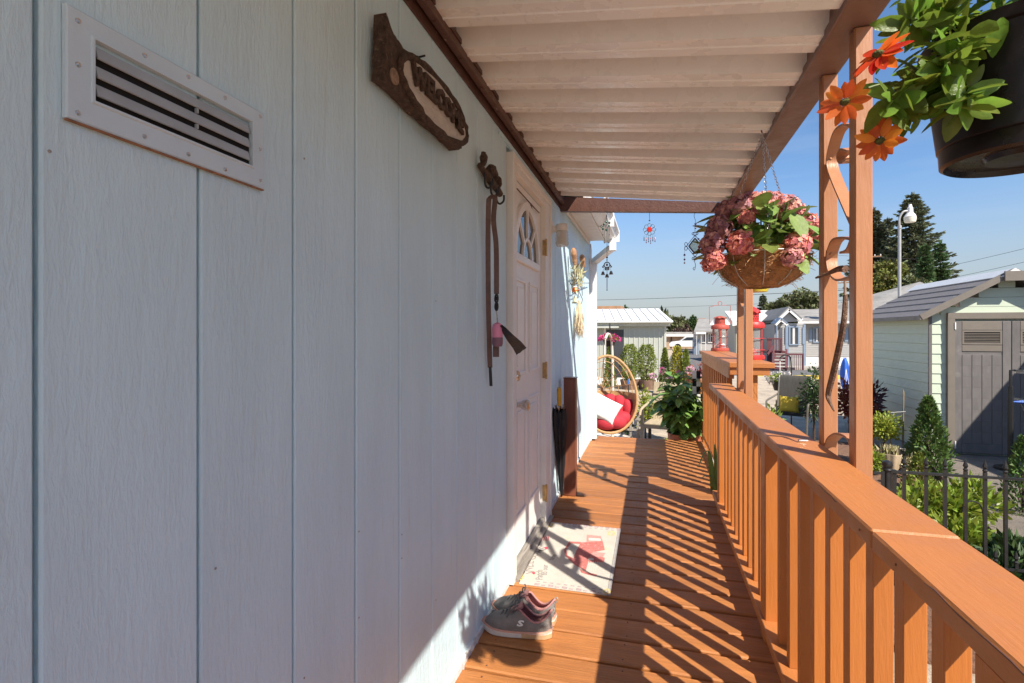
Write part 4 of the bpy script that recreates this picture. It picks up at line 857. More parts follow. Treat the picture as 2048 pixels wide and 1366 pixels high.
# ---------------- near hanging daisy pot ----------------
NX,NY,NZ=.538,.958,1.498
npot=thing('daisy_hanging_pot','dark plastic hanging pot with orange daisies and glossy leaves, close at upper right','hanging pot',(NX,NY,NZ)); npot.scale=(.91,.91,.91)
DPOT=mat('dark_brown_plastic',(.012,.008,.008),.3,.15,9,.03,30,spec=.35)
MB().lathe([(.0,.0),(.045,.002),(.05,.010),(.095,.010),(.100,.0),(.106,.004),(.1075,.028),(.1065,.030),(.110,.032),(.128,.185),(.135,.187),(.136,.205),(.131,.207),(.124,.19),(.0,.18)],(0,0,0),48).build('pot',DPOT,npot,True,False)
NL=mat('daisy_leaf',(.17,.26,.035),.35,.25,(20,20,20),.2,60,island=.6,transl=.5)
lv=[];ld=[];ln=[];lz=[]
for i in range(520):
    a=random.uniform(0,2*PI); r=random.uniform(.02,.17); z=random.uniform(.17,.36)-max(0,r-.10)*.7; lv.append((r*math.cos(a),r*math.sin(a),z)); ld.append((math.cos(a)+random.uniform(-.6,.6),math.sin(a)+random.uniform(-.6,.6),random.uniform(-.9,.7))); ln.append((random.uniform(-.7,.7),random.uniform(-.7,.7),1)); lz.append(random.uniform(.02,.07))
link('leaves',leaf_mesh('leaves',lv,ld,lz,np.array(lz)*.42,NL,ln,.15,.25,True),npot)
def rel(px,py,d): q=P(px,py,d*.945); return Vector((q.x-NX,q.y-NY,q.z-NZ))/.91
# trailing sprigs of leaves to the left of the pot
for (pts) in ([(1900,150,.83),(1850,165,.82),(1800,190,.80),(1775,205,.8)],[(1890,60,.85),(1850,35,.83),(1820,40,.82)],[(1900,170,.80),(1935,190,.76),(1920,205,.76)],[(1880,160,.84),(1830,205,.83),(1810,225,.82)],[(1930,90,.78),(1900,110,.77),(1890,140,.77)]):
    pp_=smooth([rel(*q) for q in pts],6); lv=[];ld=[];lz=[]
    for i,q in enumerate(pp_):
        for k in range(3): lv.append(q+Vector((random.uniform(-.008,.008),random.uniform(-.008,.008),random.uniform(-.008,.008)))); ld.append((random.uniform(-1,1),random.uniform(-1,1),random.uniform(-1,.6))); lz.append(random.uniform(.03,.06))
    link('leaf_sprig',leaf_mesh('leaf_sprig',lv,ld,lz,np.array(lz)*.5,NL,None,.15,.25,True),npot); MB().tube(pp_,.0022,5,False).build('stem',MATS['green_stem'],npot,False,False)
ORG=mat('orange_petal',(.80,.20,.025),.5,.15,60,island=.35,transl=.4); ORD=mat('deep_orange_petal',(.75,.10,.015),.5,.15,60,island=.35,transl=.4); DISK=mat('daisy_disk',(.10,.10,.02),.8,.4,120,.6,200)
for (px,py,d,r,fx,m,n_) in ((1757,110,.80,.040,(-.55,-.55,.62),ORD,16),(1690,204,.82,.032,(-.35,-.25,-.9),ORG,14),(1760,282,.82,.031,(-.3,.1,-.95),ORG,15)):
    c=rel(px,py,d); nz=Vector(fx).normalized()
    if px!=1757: nz=((P(px,py,d)-Vector((0,0,EYE))).normalized()+Vector((.25,0,-.2))).normalized()
    a0=nz.orthogonal().normalized(); b0=nz.cross(a0); lv=[];ld=[];ln=[]
    for k in range(n_):
        t=2*PI*k/n_+random.uniform(-.08,.08); dv=a0*math.cos(t)+b0*math.sin(t)+nz*random.uniform(-.35,.25); lv.append(c+dv*.006); ld.append(dv); ln.append(nz)
    link('daisy',leaf_mesh('daisy',lv,ld,[r*random.uniform(.85,1.1) for _ in lv],r*.46,m,ln,.10,.12,True),npot)
    MB().ball(c+nz*.002,.0085,10,6,.7).build('flower_disk',DISK,npot,True,False)
    q=rel({1757:1850,1690:1780,1760:1812}[px],{1757:150,1690:165,1760:195}[px],.83); MB().tube(smooth([c-nz*.003,c.lerp(q,.5)+Vector((0,0,.006)),q]),.0022,5).build('flower_stem',MATS['green_stem'],npot,False,False)
for k in range(3):
    a=2*PI*k/3+.4; MB().tube([(.132*math.cos(a),.132*math.sin(a),.2),(-.01,0,.605-.0)],.0022,5).build('hanger_wire',DPOT,npot,False,False)
# bird feeder
bf=thing('bird_feeder','yellow bird feeder tray hanging behind the hydrangea basket','bird feeder',(.66,3.72,1.5))
YF=mat('yellow_plastic',(.62,.48,.05),.4,.1,9)
MB().lathe([(.0,1.50),(.07,1.50),(.078,1.52),(.072,1.522),(.0,1.507)],(.66,3.72,0),20).build('tray',YF,bf,True)
MB().lathe([(.045,1.508),(.045,1.66)],(.66,3.72,0),16).build('seed_tube',glass('feeder_plastic',(.75,.72,.5),.2,.5),bf,True); MB().lathe([(.042,1.508),(.042,1.60),(0,1.605)],(.66,3.72,0),14).build('seed',mat('bird_seed',(.25,.2,.12),.9,.5,120,.8,150),bf)
MB().lathe([(.075,1.66),(.06,1.69),(.0,1.70)],(.66,3.72,0),18).build('lid',YF,bf,True); MB().tube([(.66,3.72,1.70),(.66,3.72,2.08),(.61,3.72,2.14)],.0025,5).build('wire',IRW,bf)
# ---------------- potted dahlia at the deck end ----------------
TERR=mat('terracotta_plastic',(.45,.12,.055),.5,.1,9,.1,40)
dp=thing('potted_dahlia','tall leafy pink-flowered dahlia in a wide terracotta pot at the deck end','potted plant',(.37,6.52,GZ))
MB().lathe([(.0,GZ),(.13,GZ),(.17,-.05),(.187,-.05),(.19,.03),(.178,.03),(.17,-.02),(0,-.03)],(.37,6.52,0),28).build('pot',TERR,dp,True)
DL=mat('dahlia_leaf',(.19,.30,.07),.4,.25,(20,20,20),.2,60,island=.5,transl=.25)
lv=[];ld=[];ln=[];lz=[];st=MB()
for i in range(44):
    a=random.uniform(0,2*PI); h=random.uniform(.2,.80); sp_=random.uniform(.08,.42); pts=smooth([(0.03*math.cos(a),.03*math.sin(a),.55),(sp_*.4*math.cos(a),sp_*.4*math.sin(a),.6+h*.5),(sp_*math.cos(a),sp_*math.sin(a),.6+h)],8); st.tube(pts,[.006]*8+[.004]*9,5,False)
    for q in pts[5:]:
        for k in range(2): b0=random.uniform(0,2*PI); lv.append(tuple(q)); ld.append((math.cos(b0),math.sin(b0),random.uniform(-.7,.35))); ln.append((math.cos(b0)*.3,math.sin(b0)*.3,1)); lz.append(random.uniform(.08,.20)*(1.15-.3*(q.z-.6)/.8))
st.build('stems',MATS['green_stem'],dp,False,False); link('leaves',leaf_mesh('leaves',lv,ld,lz,np.array(lz)*.55,DL,ln,.14,.25,True),dp)
PKF=mat('magenta_petal',(.70,.14,.38),.5,.15,40,island=.5,transl=.3); PKL=mat('pale_pink_petal',(.78,.48,.58),.5,.12,40,island=.4,transl=.3)
for px,py,d,r,m,el in ((1325,742,6.5,.035,PKF,1.5),(1357,750,6.3,.03,PKF,2.2),(1380,740,6.4,.05,PKL,.9),(1306,752,6.6,.045,PKL,.7),(1340,758,6.4,.035,PKL,.7),(1396,752,6.6,.04,PKL,.6)):
    c=P(px,py,d)-Vector((.37,6.52,GZ)); n=70; dr=sphere_dirs(n); link('flower_head',leaf_mesh('flower_head',np.array(c)+dr*np.array([r,r,r*el])*.7,dr+np.array([0,0,.2]),r*.6,r*.4,m,None,.1,.1),dp)
    MB().tube([c,c+Vector((0,0,-.2))],.004,5).build('flower_stem',MATS['green_stem'],dp,False,False)
# strap-leaf plant in the gap between the railings
spn=thing('strap_leaf_plant','dark strap-leaved plant growing up in the gap between the two railings','plant',(.47,4.32,GZ))
b=MB(); 
for pts,w in (([(0.05,0,0),(.0,0,.5),(-.03,-.02,.80),(-.05,-.03,.92)],.035),([(0.05,0,0),(.02,.02,.5),(-.04,0,.90),(-.12,0,.78)],.02),([(0.05,0,.2),(0,-.02,.6),(-.03,-.02,.72),(-.10,-.03,.70)],.025),([(.05,0,.2),(.02,0,.6),(.01,0,.85),(.0,-.02,.97)],.03)):
    s_=smooth(pts,6); n=len(s_); b2_=MB()
    vs=[];
    for i,q in enumerate(s_): ww=w*math.sin(PI*min(1,.15+.85*i/(n-1)))**.7+.002; vs+= [q+Vector((ww/2,.006,0)),q+Vector((0,-.004,0)),q+Vector((-ww/2,.006,0))]
    b2_.add(vs+[v+Vector((0,.002,0)) for v in vs],[(i*3+k,i*3+k+1,i*3+4+k,i*3+3+k) for i in range(n-1) for k in range(2)]+[(len(vs)+i*3+3+k,len(vs)+i*3+4+k,len(vs)+i*3+k+1,len(vs)+i*3+k) for i in range(n-1) for k in range(2)]); b2_.build('leaf',DL,spn,True,False)
# ---------------- yard ----------------
def QY(px,py,Y): k=(px-1024)/FPX; return P(px,py,Y/(k*SN+CS))
def QX(px,Y): return QY(px,663,Y).x
def bush(name,label,cat,loc,rx,ry,rz,n,ls,m,stem=.3,group=None,shape='ball',pot=None,wr=.5,up=.2,hires=False):
    t=thing(name,label,cat,loc,random.uniform(0,6),group); z0=stem
    d=sphere_dirs(n); u=RNG.uniform(0,1,n)**.45
    if shape=='cone':
        h=RNG.uniform(0,1,n)**1.15; a=RNG.uniform(0,2*PI,n); lump=1+.16*np.sin(a*3+h*9)+.1*np.sin(a*7-h*17); rr=(1-h)**.75*lump*RNG.uniform(.55,1.05,n); p=np.c_[rr*rx*np.cos(a),rr*ry*np.sin(a),h*rz*2+z0]; dd=np.c_[np.cos(a)*.6,np.sin(a)*.6,RNG.uniform(.2,1.3,n)]+RNG.normal(size=(n,3))*.25
    elif shape=='column':
        h=RNG.uniform(0,1,n); a=RNG.uniform(0,2*PI,n); pr=np.sin(PI*(.12+.80*h))**.6; lump=1+.15*np.sin(a*3+h*11)+.12*np.sin(a*5-h*19); rr=pr*lump*RNG.uniform(.55,1.05,n); p=np.c_[rr*rx*np.cos(a),rr*ry*np.sin(a),h*rz*2+z0]; dd=np.c_[np.cos(a)*.7,np.sin(a)*.7,RNG.uniform(0,1.1,n)]+RNG.normal(size=(n,3))*.3
    else:
        # several lobes so the outline is uneven
        L_=sphere_dirs(9)*.42; k=RNG.integers(0,9,n); p=(L_[k]+d*u[:,None]*.62)*np.array([rx,ry,rz])+np.array([0,0,rz+z0]); dd=d+np.array([0,0,up])
    link('foliage',leaf_mesh('foliage',p,dd,RNG.uniform(.7,1.3,n)*ls,RNG.uniform(.8,1.2,n)*ls*wr,m,None,.15,.2),t)
    b=MB(); b.tube([(0,0,0 if not pot else pot[1]*.7),(0,0,z0+rz*.5),(.01,0,z0+rz*1.2)],[max(.012,rx*.09),max(.008,rx*.06),.004],7); b.build('trunk',BARK,t,True,False)
    for i in range(4): a=1.6*i; MB().tube([(0,0,z0+rz*.3),(rx*.45*math.cos(a),ry*.45*math.sin(a),z0+rz*(.8+.1*i))],[max(.006,rx*.04),.003],5).build('branch',BARK,t,False,False)
    if pot:
        r,h,pm_=pot; MB().lathe([(0,0),(r*.78,0),(r*.9,h*.5),(r,h),(r*.9,h),(r*.85,h*.85),(0,h*.85)],(0,0,0),20).build('pot',pm_,t,True,False)
    return t
ARB=mat('arborvitae_leaf',(.22,.26,.045),.6,.3,(9,9,9),0,island=.6,transl=.2); ARY=mat('golden_arborvitae_leaf',(.38,.34,.03),.6,.25,(9,9,9),0,island=.5,transl=.2); ARD=mat('dark_arborvitae_leaf',(.11,.18,.04),.6,.3,(9,9,9),0,island=.6,transl=.2)
LIME=mat('lime_leaf',(.30,.34,.04),.55,.25,(9,9,9),0,island=.5,transl=.3); GRN=mat('fresh_green_leaf',(.25,.32,.04),.45,.25,(9,9,9),0,island=.5,transl=.3); DGR=mat('dark_green_leaf',(.05,.095,.025),.5,.3,(9,9,9),0,island=.6,transl=.2); RDL=mat('maple_red_leaf',(.26,.06,.035),.5,.3,(9,9,9),0,island=.7,transl=.25); PUR=mat('purple_leaf',(.07,.025,.03),.5,.3,9,0,island=.6,transl=.15)
BARREL=mat('half_barrel_wood',(.22,.13,.09),.8,.25,(30,30,4),.4,(60,60,8)); BEIGE=mat('beige_ceramic',(.52,.40,.27),.6,.12,9,.15,30)
def gpos(px,d,z=GZ): p=P(px,663,d); return (p.x,p.y,z)
K=17.5/FPX
for lab,px,d,w,top,base,m,sh_,pt in (
 ('dark arborvitae with browned tip in a half barrel, left before the grey shed',1259,16.6,32,690,768,ARB,'column',True),
 ('loose green arborvitae in a half barrel, right before the grey shed',1293,16.6,34,690,768,ARB,'column',True),
 ('narrow pointed green arborvitae at the right corner of the grey shed',1330,15.5,28,697,762,ARB,'cone',False),
 ('golden yellow upright arborvitae right of the grey shed',1354,15.0,20,694,757,ARY,'column',False),
 ('lime green arborvitae beside the golden one',1372,14.8,26,700,760,ARB,'cone',False),
 ('young arborvitae behind the pink hanging flowers',1219,16.8,26,688,765,ARB,'cone',False)):
    zt=1.24-(top-663)*d/FPX; rx=w/2*d/FPX; h=zt-GZ; st=.30 if pt else .05
    bush('arborvitae_shrub',lab,'shrub',gpos(px,d),rx,rx,(h-st)/2,2600,.062,m,st,'arborvitae shrubs by the shed',sh_,(.30,.30,BARREL) if pt else None)
bush('maple_shrub','small red-leaved maple behind the orange shelf railing','shrub',gpos(1402,10.5),.42,.4,.36,800,.075,RDL,.50)
bush('garden_shrub','grey-green shrub below the red maple','shrub',gpos(1397,9.4),.22,.22,.30,600,.06,MATS['hydrangea_leaf'],.35)
bush('garden_shrub','dark green shrub standing left of the near brown column','shrub',gpos(1628,8.6),.25,.25,.48,1500,.055,DGR,.35)
bush('rose_bush','thin yellow-green climbing rose by the orange shelf post','shrub',gpos(1542,7.0),.16,.16,.34,260,.07,GRN,.25)
bush('garden_shrub','pale yellow-green shrub next to the wooden lounge chair','shrub',gpos(1291,8.9),.17,.17,.40,700,.06,LIME,.10)
bush('groundcover_clump','low dark green clump by the grey trellis','plant',gpos(1255,9.2),.15,.15,.10,300,.05,DGR,.02)
bush('groundcover_clump','green groundcover clump at the foot of the lounge chair','plant',gpos(1335,7.9),.25,.15,.09,350,.06,GRN,.02)
# grey shed with white metal roof
SHW=mat('sage_metal_siding',(.44,.45,.39),.5,.05,2,.03,20); SHR=mat('white_metal_roof',(.82,.82,.81),.35,.03,2); SHT=mat('sage_trim',(.50,.50,.44),.5,.05,3)
gs=thing('metal_shed','sage grey metal shed with a white standing-seam roof behind the hanging egg chair','shed',(-1.5,18.5,GZ))
MB().box(-4.2,.47,18.4,20.4,GZ,1.50).build('wall',SHW,gs)
for i in range(28): x=.40-i*.165; MB().box(x-.012,x+.012,18.385,18.4,GZ+.25,1.42).build('wall_rib',SHT,gs)
MB().box(.40,.47,18.37,18.4,GZ,1.45).build('corner_trim',SHT,gs); MB().box(-4.2,.47,18.375,18.399,GZ,GZ+.24).build('skirting',TRIM,gs)
MB().box(-4.2,.60,18.26,18.37,1.42,1.55).build('fascia',SHT,gs); MB().box(-4.3,-1.1,18.0,18.25,1.36,1.42).build('side_canopy',SHT,gs)
b=MB(); b.add([(-4.3,18.05,1.55),(.68,18.05,1.55),(.22,19.6,2.04),(-4.3,19.6,2.04),(-4.3,18.05,1.585),(.68,18.05,1.585),(.22,19.6,2.075),(-4.3,19.6,2.075)],[(0,1,2,3),(4,5,6,7),(0,1,5,4),(1,2,6,5),(2,3,7,6),(3,0,4,7)]); b.build('roof',SHR,gs)
b=MB().add([(-4.3,19.6,2.03),(.22,19.6,2.03),(.68,21.0,1.55),(-4.3,21.0,1.55),(.68,18.06,1.55),(.67,19.6,1.55)],[(0,1,2,3),(1,4,2)]).build('rear_roof',SHR,gs)
for i in range(16):
    x=.52-i*.29; x2=.10-i*.29*.93; MB().bar((x,18.05,1.595),(x2,19.58,2.082),.022,.03).build('roof_seam',mat('seam_shadow_grey',(.45,.45,.44),.5,.05,3),gs)
MB().box(-1.55,-.95,18.383,18.395,GZ+.05,1.30).build('door',mat('doorway_shade_dark',(.05,.05,.055),.5,.1,3),gs); MB().box(-1.62,-1.55,18.37,18.395,GZ,1.36).build('door_trim',TRIM,gs)  # dark panel with the shade of the open doorway in its colour
MB().tube([(-1.0,18.30,GZ+.78),(-.2,18.3,GZ+.72),(.1,18.3,GZ+.60)],.022,6).build('white_pipe',TRIM,gs)
# egg chair
RATTAN=mat('tan_rattan',(.48,.27,.11),.5,.18,30,.3,90); CUSH=mat('red_cushion_cloth',(.46,.025,.04),.8,.1,14,.3,60)
ec=gpos(1213,8.4); eg=thing('egg_chair','hanging tan rattan egg chair with a red cushion beyond the deck end','chair',ec)
cz_=.27+.58; fwd=Vector((.30,-.95,0)).normalized(); sdv=Vector((fwd.y*-1,fwd.x,0)); sdv=Vector((.95,.30,0))
def eg_pt(a,f): # a around the opening rim; f depth backwards
    w=.45*math.cos(a)*(1-.10*math.sin(a)); z=cz_+.60*math.sin(a); return sdv*w*(1-.0*f)+Vector((0,0,z))+fwd*(.16-.10*math.sin(a))
b=MB(); rimp=[eg_pt(2*PI*i/40,0) for i in range(41)]; b.tube(rimp,.022,8); b.build('rim',RATTAN,eg,True,False)
def shell(u,a):  # back shell, u 0 rim ..1 rear centre
    r=math.cos(u*PI/2); w=.45*math.cos(a)*(1-.10*math.sin(a))*r; z=cz_+.60*math.sin(a)*r**.85; return sdv*w+Vector((0,0,z))+fwd*(.16-.10*math.sin(a)*r-.50*math.sin(u*PI/2))
b=MB()
for k in range(14): a=2*PI*k/14+.22; b.tube([shell(i/8,a) for i in range(9)],.006,5,False)
for u in (.2,.4,.6,.8): b.tube([shell(u,2*PI*i/30) for i in range(31)],.006,5,False)
b.build('lattice_back',RATTAN,eg,True,False)
b=MB(); vs=[];n=16   # solid woven lower bowl
for i in range(7):
    for k in range(n+1): a=-PI*1.0+PI*k/n; vs.append(shell(i/6,a)*1.0)
b.add(vs,[(i*(n+1)+k,i*(n+1)+k+1,(i+1)*(n+1)+k+1,(i+1)*(n+1)+k) for i in range(6) for k in range(n)]); b.build('woven_bowl',RATTAN,eg,True,False)
def puff(nm,c,rx,ry,rz,m,par,tuft=0,n=28,M_=14,tilt=None):
    vs=[]
    for i in range(M_+1):
        th=PI*i/M_
        for k in range(n):
            a=2*PI*k/n; w=1-(tuft*.10*abs(math.cos(a*tuft/2)) if tuft else 0); x=rx*math.sin(th)**.6*math.cos(a)*w; y=ry*math.sin(th)**.6*math.sin(a)*w; z=-rz*math.cos(th)*(1+(.25*math.cos(a*tuft) if tuft else 0)*math.sin(th)); vs.append(Vector((x,y,z)))
    Mx=Matrix.Translation(c)@(tilt or Matrix.Identity(4)); b=MB().add([Mx@v for v in vs],[(i*n+k,i*n+(k+1)%n,(i+1)*n+(k+1)%n,(i+1)*n+k) for i in range(M_) for k in range(n)]); return b.build(nm,m,par,True,False)
def square_pillow(nm,c,rx,ry,rz,m,par,tilt=None,n=18):
    vs=[]; fs=[]
    for sgn in (1,-1):
        for i in range(n+1):
            for j in range(n+1):
                u,v=2*i/n-1,2*j/n-1; pinch=1-.10*(1-abs(v)**2)*abs(u)**3-0; th=((1-u**4)*(1-v**4))**.42; vs.append(Vector((rx*u*(1-.09*(1-v*v)*u*u),sgn*ry*th*(1+.05*math.sin(u*5+v*3)),rz*v*(1-.09*(1-u*u)*v*v))))
    N2=(n+1)**2
    for o in (0,N2): fs+=[(o+i*(n+1)+j,o+(i+1)*(n+1)+j,o+(i+1)*(n+1)+j+1,o+i*(n+1)+j+1) for i in range(n) for j in range(n)]
    Mx=Matrix.Translation(c)@(tilt or Matrix.Identity(4)); return MB().add([Mx@v for v in vs],fs).build(nm,m,par,True,False)
cu=thing('seat_cushion','plump tufted red round cushion lying in the egg chair','cushion',(ec[0],ec[1],GZ+.3))
for i in range(8):
    a=2*PI*i/8; puff('cushion_lobe',Vector((.22*math.cos(a),.19*math.sin(a),.15+.05*math.sin(a))),.17,.15,.11,CUSH,cu)
puff('cushion_centre',Vector((0,0,.13)),.20,.18,.085,CUSH,cu)
for i in range(5):
    x=-.28+i*.14; puff('cushion_lobe',Vector((x+.05,.13,.36-.9*x*x)),.105,.11,.16,CUSH,cu)
wpil=thing('white_pillow','white pillow resting on the red cushion in the egg chair','pillow',(ec[0]-.03,ec[1]-.06,GZ+.55))
square_pillow('pillow_body',Vector((-.02,-.14,.08)),.27,.10,.20,mat('white_pillow_cloth',(.80,.77,.74),.85,.04,9,.2,40),wpil,Matrix.Rotation(.45,4,'Y')@Matrix.Rotation(-.5,4,'X'))
b=MB(); b.tube(smooth([(.05,.62,0),(.05,.66,1.2),(.03,.60,1.70),(.0,.25,1.80),(-.02,.02,1.72)],6),.022,8); b.tube([(-.02,.02,1.72),(-.02,.02,1.46)],.010,6); b.lathe([(.42,.0),(.44,.02),(.40,.04),(.38,.02)],(.0,.45,0),24); st_=b.build('stand',mat('cream_metal_stand',(.66,.60,.52),.5,.06,9),eg,True,False)
# pink hanging flowers
pk=gpos(1219,9.1); pf=thing('pink_petunia_basket','hanging basket of pink petunias above the egg chair, on a shepherd hook','hanging basket',(pk[0],pk[1],GZ))
zc=1.24-(678-663)*9.1/FPX-GZ
MB().tube(smooth([(.0,.12,0),(0,.12,1.7),(0,.06,zc+.26),(0,0,zc+.2)],5),.010,6).build('hook_pole',IRON,pf,True,False)
MB().lathe([(0,zc-.13),(.08,zc-.13),(.12,zc-.02),(.0,zc-.02)],(0,0,0),16).build('pot',DPOT,pf,True,False)
n=420; d=sphere_dirs(n); d[:,2]=np.abs(d[:,2])*.8-.15
link('foliage',leaf_mesh('foliage',d*np.array([.17,.15,.12])*RNG.uniform(.4,1,n)[:,None]+np.array([0,0,zc]),d,.035,.02,GRN),pf); n=170; d=sphere_dirs(n); d[:,2]=np.abs(d[:,2])*.8-.2
link('petals',leaf_mesh('petals',d*np.array([.185,.165,.13])+np.array([0,0,zc]),d+RNG.normal(size=(n,3))*.6,.04,.038,mat('hot_pink_petal',(.72,.07,.26),.5,.15,30,island=.5,transl=.3)),pf)['kind']='stuff'
# wooden lounge chair
LW=mat('weathered_chair_wood',(.42,.34,.22),.8,.2,(40,4,12),.4,(120,10,40)); LD=mat('dark_chair_frame',(.06,.05,.045),.7,.2,20)
c0=gpos(1328,8.5); lc_=thing('lounge_chair','weathered slatted wooden garden chair beyond the deck end, behind the dahlia','chair',c0,R(-12))
for i in range(5): MB().bar((-.20+i*.10,.22,.36),(-.20+i*.10,.44,.97),.092,.018,(0,1,0)).build('back_slat',LW,lc_,False,False)
for i in range(5): MB().box(-.26,.26,-.28+i*.1,-.19+i*.1,.345,.365,.003).build('seat_slat',LW,lc_,False,False)
for sx in (-1,1):
    MB().tube(smooth([(sx*.31,.30,.62),(sx*.31,-.1,.60),(sx*.31,-.30,.57),(sx*.31,-.36,.50)],4),.022,7).build('armrest',LW,lc_,True,False)
    for yy in (-.28,.28): MB().bar((sx*.29,yy,0),(sx*.29,yy,.58),.045,.045).build('leg',LD,lc_,False,False)
    MB().bar((sx*.29,-.28,.33),(sx*.29,.28,.33),.03,.05).build('side_rail',LD,lc_,False,False)
MB().bar((-.29,-.28,.32),(.29,-.28,.32),.03,.06).build('front_rail',LD,lc_,False,False); MB().bar((-.27,.36,.75),(.27,.36,.75),.02,.06).build('back_rail',LD,lc_,False,False)
# patio sling chair and yellow pillow
SL=mat('grey_sling_mesh',(.065,.058,.048),.75,.18,(90,6,6),.3,(200,12,12)); SF=mat('bronze_chair_frame',(.19,.17,.14),.4,.1,20,metal=.3)
c1=gpos(1581,8.9); pc_=thing('patio_chair','grey mesh sling patio chair behind the railing, with a yellow pillow','chair',c1,R(-24))
def lf(v): return v
prof=smooth([(.0,-.25,.44),(.0,.10,.40),(.0,.22,.50),(.0,.30,.80),(.0,.36,1.02),(.0,.42,1.06),(.0,.47,1.00)],6)
vs=[];
for q in prof: vs+=[(-.24,q.y,q.z),(.24,q.y,q.z)]
n=len(prof); b=MB().add(vs+[(x,y+.006,z-.006) for x,y,z in vs],[(i*2,i*2+1,i*2+3,i*2+2) for i in range(n-1)]+[(2*n+i*2+2,2*n+i*2+3,2*n+i*2+1,2*n+i*2) for i in range(n-1)]); b.build('sling',SL,pc_,True,False)
for sx in (-1,1):
    MB().tube([(sx*.25,q.y,q.z) for q in prof],.014,7).build('side_rail',SF,pc_,True,False)
    MB().tube(smooth([(sx*.27,.30,.72),(sx*.31,.1,.68),(sx*.32,-.2,.66),(sx*.31,-.30,.60),(sx*.30,-.30,.3),(sx*.29,-.32,0)],5),.016,7).build('arm_and_front_leg',SF,pc_,True,False)
    MB().tube(smooth([(sx*.27,.24,.62),(sx*.29,.36,.3),(sx*.29,.42,0)],5),.016,7).build('rear_leg',SF,pc_,True,False)
YC=mat('yellow_print_cloth',(.60,.42,.04),.85,.06,9,.2,60,dirt=[((.55,.08,.10),.68,(14,14,14),.9)])
yp=thing('yellow_pillow','yellow pillow with red print leaning on the grey sling chair','pillow',(c1[0],c1[1],GZ+.42),R(-24))
square_pillow('pillow_body',Vector((-.04,.10,.16)),.16,.05,.14,YC,yp,Matrix.Rotation(-.2,4,'X'))
# white flowers on shepherd hook
wf=gpos(1560,9.6); wfl=thing('white_flower_basket','hanging basket of white flowers on a black hook behind the sling chair','hanging basket',wf)
zc=1.24-(757-663)*9.6/FPX-GZ
MB().tube(smooth([(.20,.05,0),(.20,.05,zc+.2),(.15,.04,zc+.42),(.02,.02,zc+.40),(.0,0,zc+.33)],5),.012,6).build('hook_pole',IRON,wfl,True,False); MB().tube([(0,0,zc+.36),(0,0,zc+.02)],.008,5).build('hanger',TRIM,wfl,False,False)
MB().lathe([(0,zc-.22),(.10,zc-.22),(.15,zc-.06),(.0,zc-.06)],(0,0,0),16).build('pot',DPOT,wfl,True,False)
n=420; d=sphere_dirs(n); d[:,2]=d[:,2]*.7; link('foliage',leaf_mesh('foliage',d*np.array([.23,.20,.10])*RNG.uniform(.4,1,n)[:,None]+np.array([0,0,zc]),d,.05,.03,GRN),wfl)
n=150; d=sphere_dirs(n); link('petals',leaf_mesh('petals',d*np.array([.25,.22,.115])+np.array([0,0,zc]),RNG.normal(size=(n,3)),.045,.045,mat('white_petal',(.80,.72,.68),.6,.08,30,island=.2,transl=.3)),wfl)['kind']='stuff'
# low picket fence, trellis, solar stake
pf_=thing('picket_fence','low white picket fence under the egg chair','fence',gpos(1235,9.6))
pm2=MB().prism([(-.035,0),(.035,0),(.035,.34),(0,.40),(-.035,.34)],lambda a,c,t:(a,t,c),-.01,.01).mesh('picket',TRIM)
for i in range(8): link('picket',pm2,pf_,(-.45+i*.13,0,0))
for z in (.10,.26): MB().box(-.52,.55,.011,.03,z,z+.04).build('rail',TRIM,pf_,False,False)
tl=thing('garden_trellis','small grey wooden trellis stake left of the lounge chair','trellis',gpos(1271,8.7))
GW=mat('grey_weathered_wood',(.30,.28,.25),.85,.2,20,.4,60)
for x in (-.08,.04): MB().bar((x,0,0),(x,0,.50),.035,.02,(0,1,0)).build('stake',GW,tl,False,False)
for z in (.18,.36): MB().box(-.17,.12,-.025,-.011,z,z+.035).build('slat',GW,tl,False,False)
so=thing('solar_stake','thin blue-topped garden stake right of the egg chair','garden stake',gpos(1257,10.5))
MB().tube([(0,0,0),(0,0,.78)],.010,6).build('rod',IRON,so,False,False); MB().tube([(0,0,.78),(0,0,.88)],.02,8).build('blue_top',mat('blue_plastic',(.05,.16,.45),.4,.1,9),so,True,False)
ck=thing('checkered_flag','black and white checkered cloth hanging beside the shelf railing','flag',(.47,6.36,.45))
for i in range(2):
    for j in range(4): MB().box(.455+i*.045,.4995+i*.045,6.41,6.413,.42+j*.09,.5095+j*.09).build('check',TRIM if (i+j)%2 else BLACK,ck)
# ---------------- mint shed ----------------
MINT=mat('mint_resin_siding',(.58,.65,.51),.45,.03,3,.04,40); DRES=mat('grey_brown_resin',(.17,.155,.148),.45,.14,(7,7,2),.15,(40,40,6),dirt=[((.24,.22,.205),.60,5,.7)]); TRES=mat('taupe_resin_frame',(.20,.17,.14),.5,.06,6); SHIN=mat('grey_resin_shingle',(.19,.165,.15),.55,.12,(3,9,9),.2,(20,80,80),dirt=[((.28,.25,.225),.6,(3,14,14),.8)])
SB=-.5; SX0,SX1,SXR=3.85,5.69,4.77; SY0,SY1=8.78,11.05
ms=thing('garden_shed','mint green resin garden shed with grey shingle roof and dark double doors','shed',(SXR,9.9,SB))
MB().box(SX0+.02,SX1-.02,SY0+.02,SY1-.02,SB,1.50).build('wall_core',MINT,ms)
for i in range(14):
    z=SB+i*.142; MB().prism([(z+.002,0),(z+.002,.018),(z+.138,.008),(z+.138,0)],lambda a,c,t:(SX0+.02-c,t,a),SY0+.03,SY1-.02).build('side_plank',MINT,ms)
    MB().prism([(z+.002,0),(z+.002,.018),(z+.138,.008),(z+.138,0)],lambda a,c,t:(t,SY0+.02-c,a),SX0+.035,4.055).build('front_plank',MINT,ms)
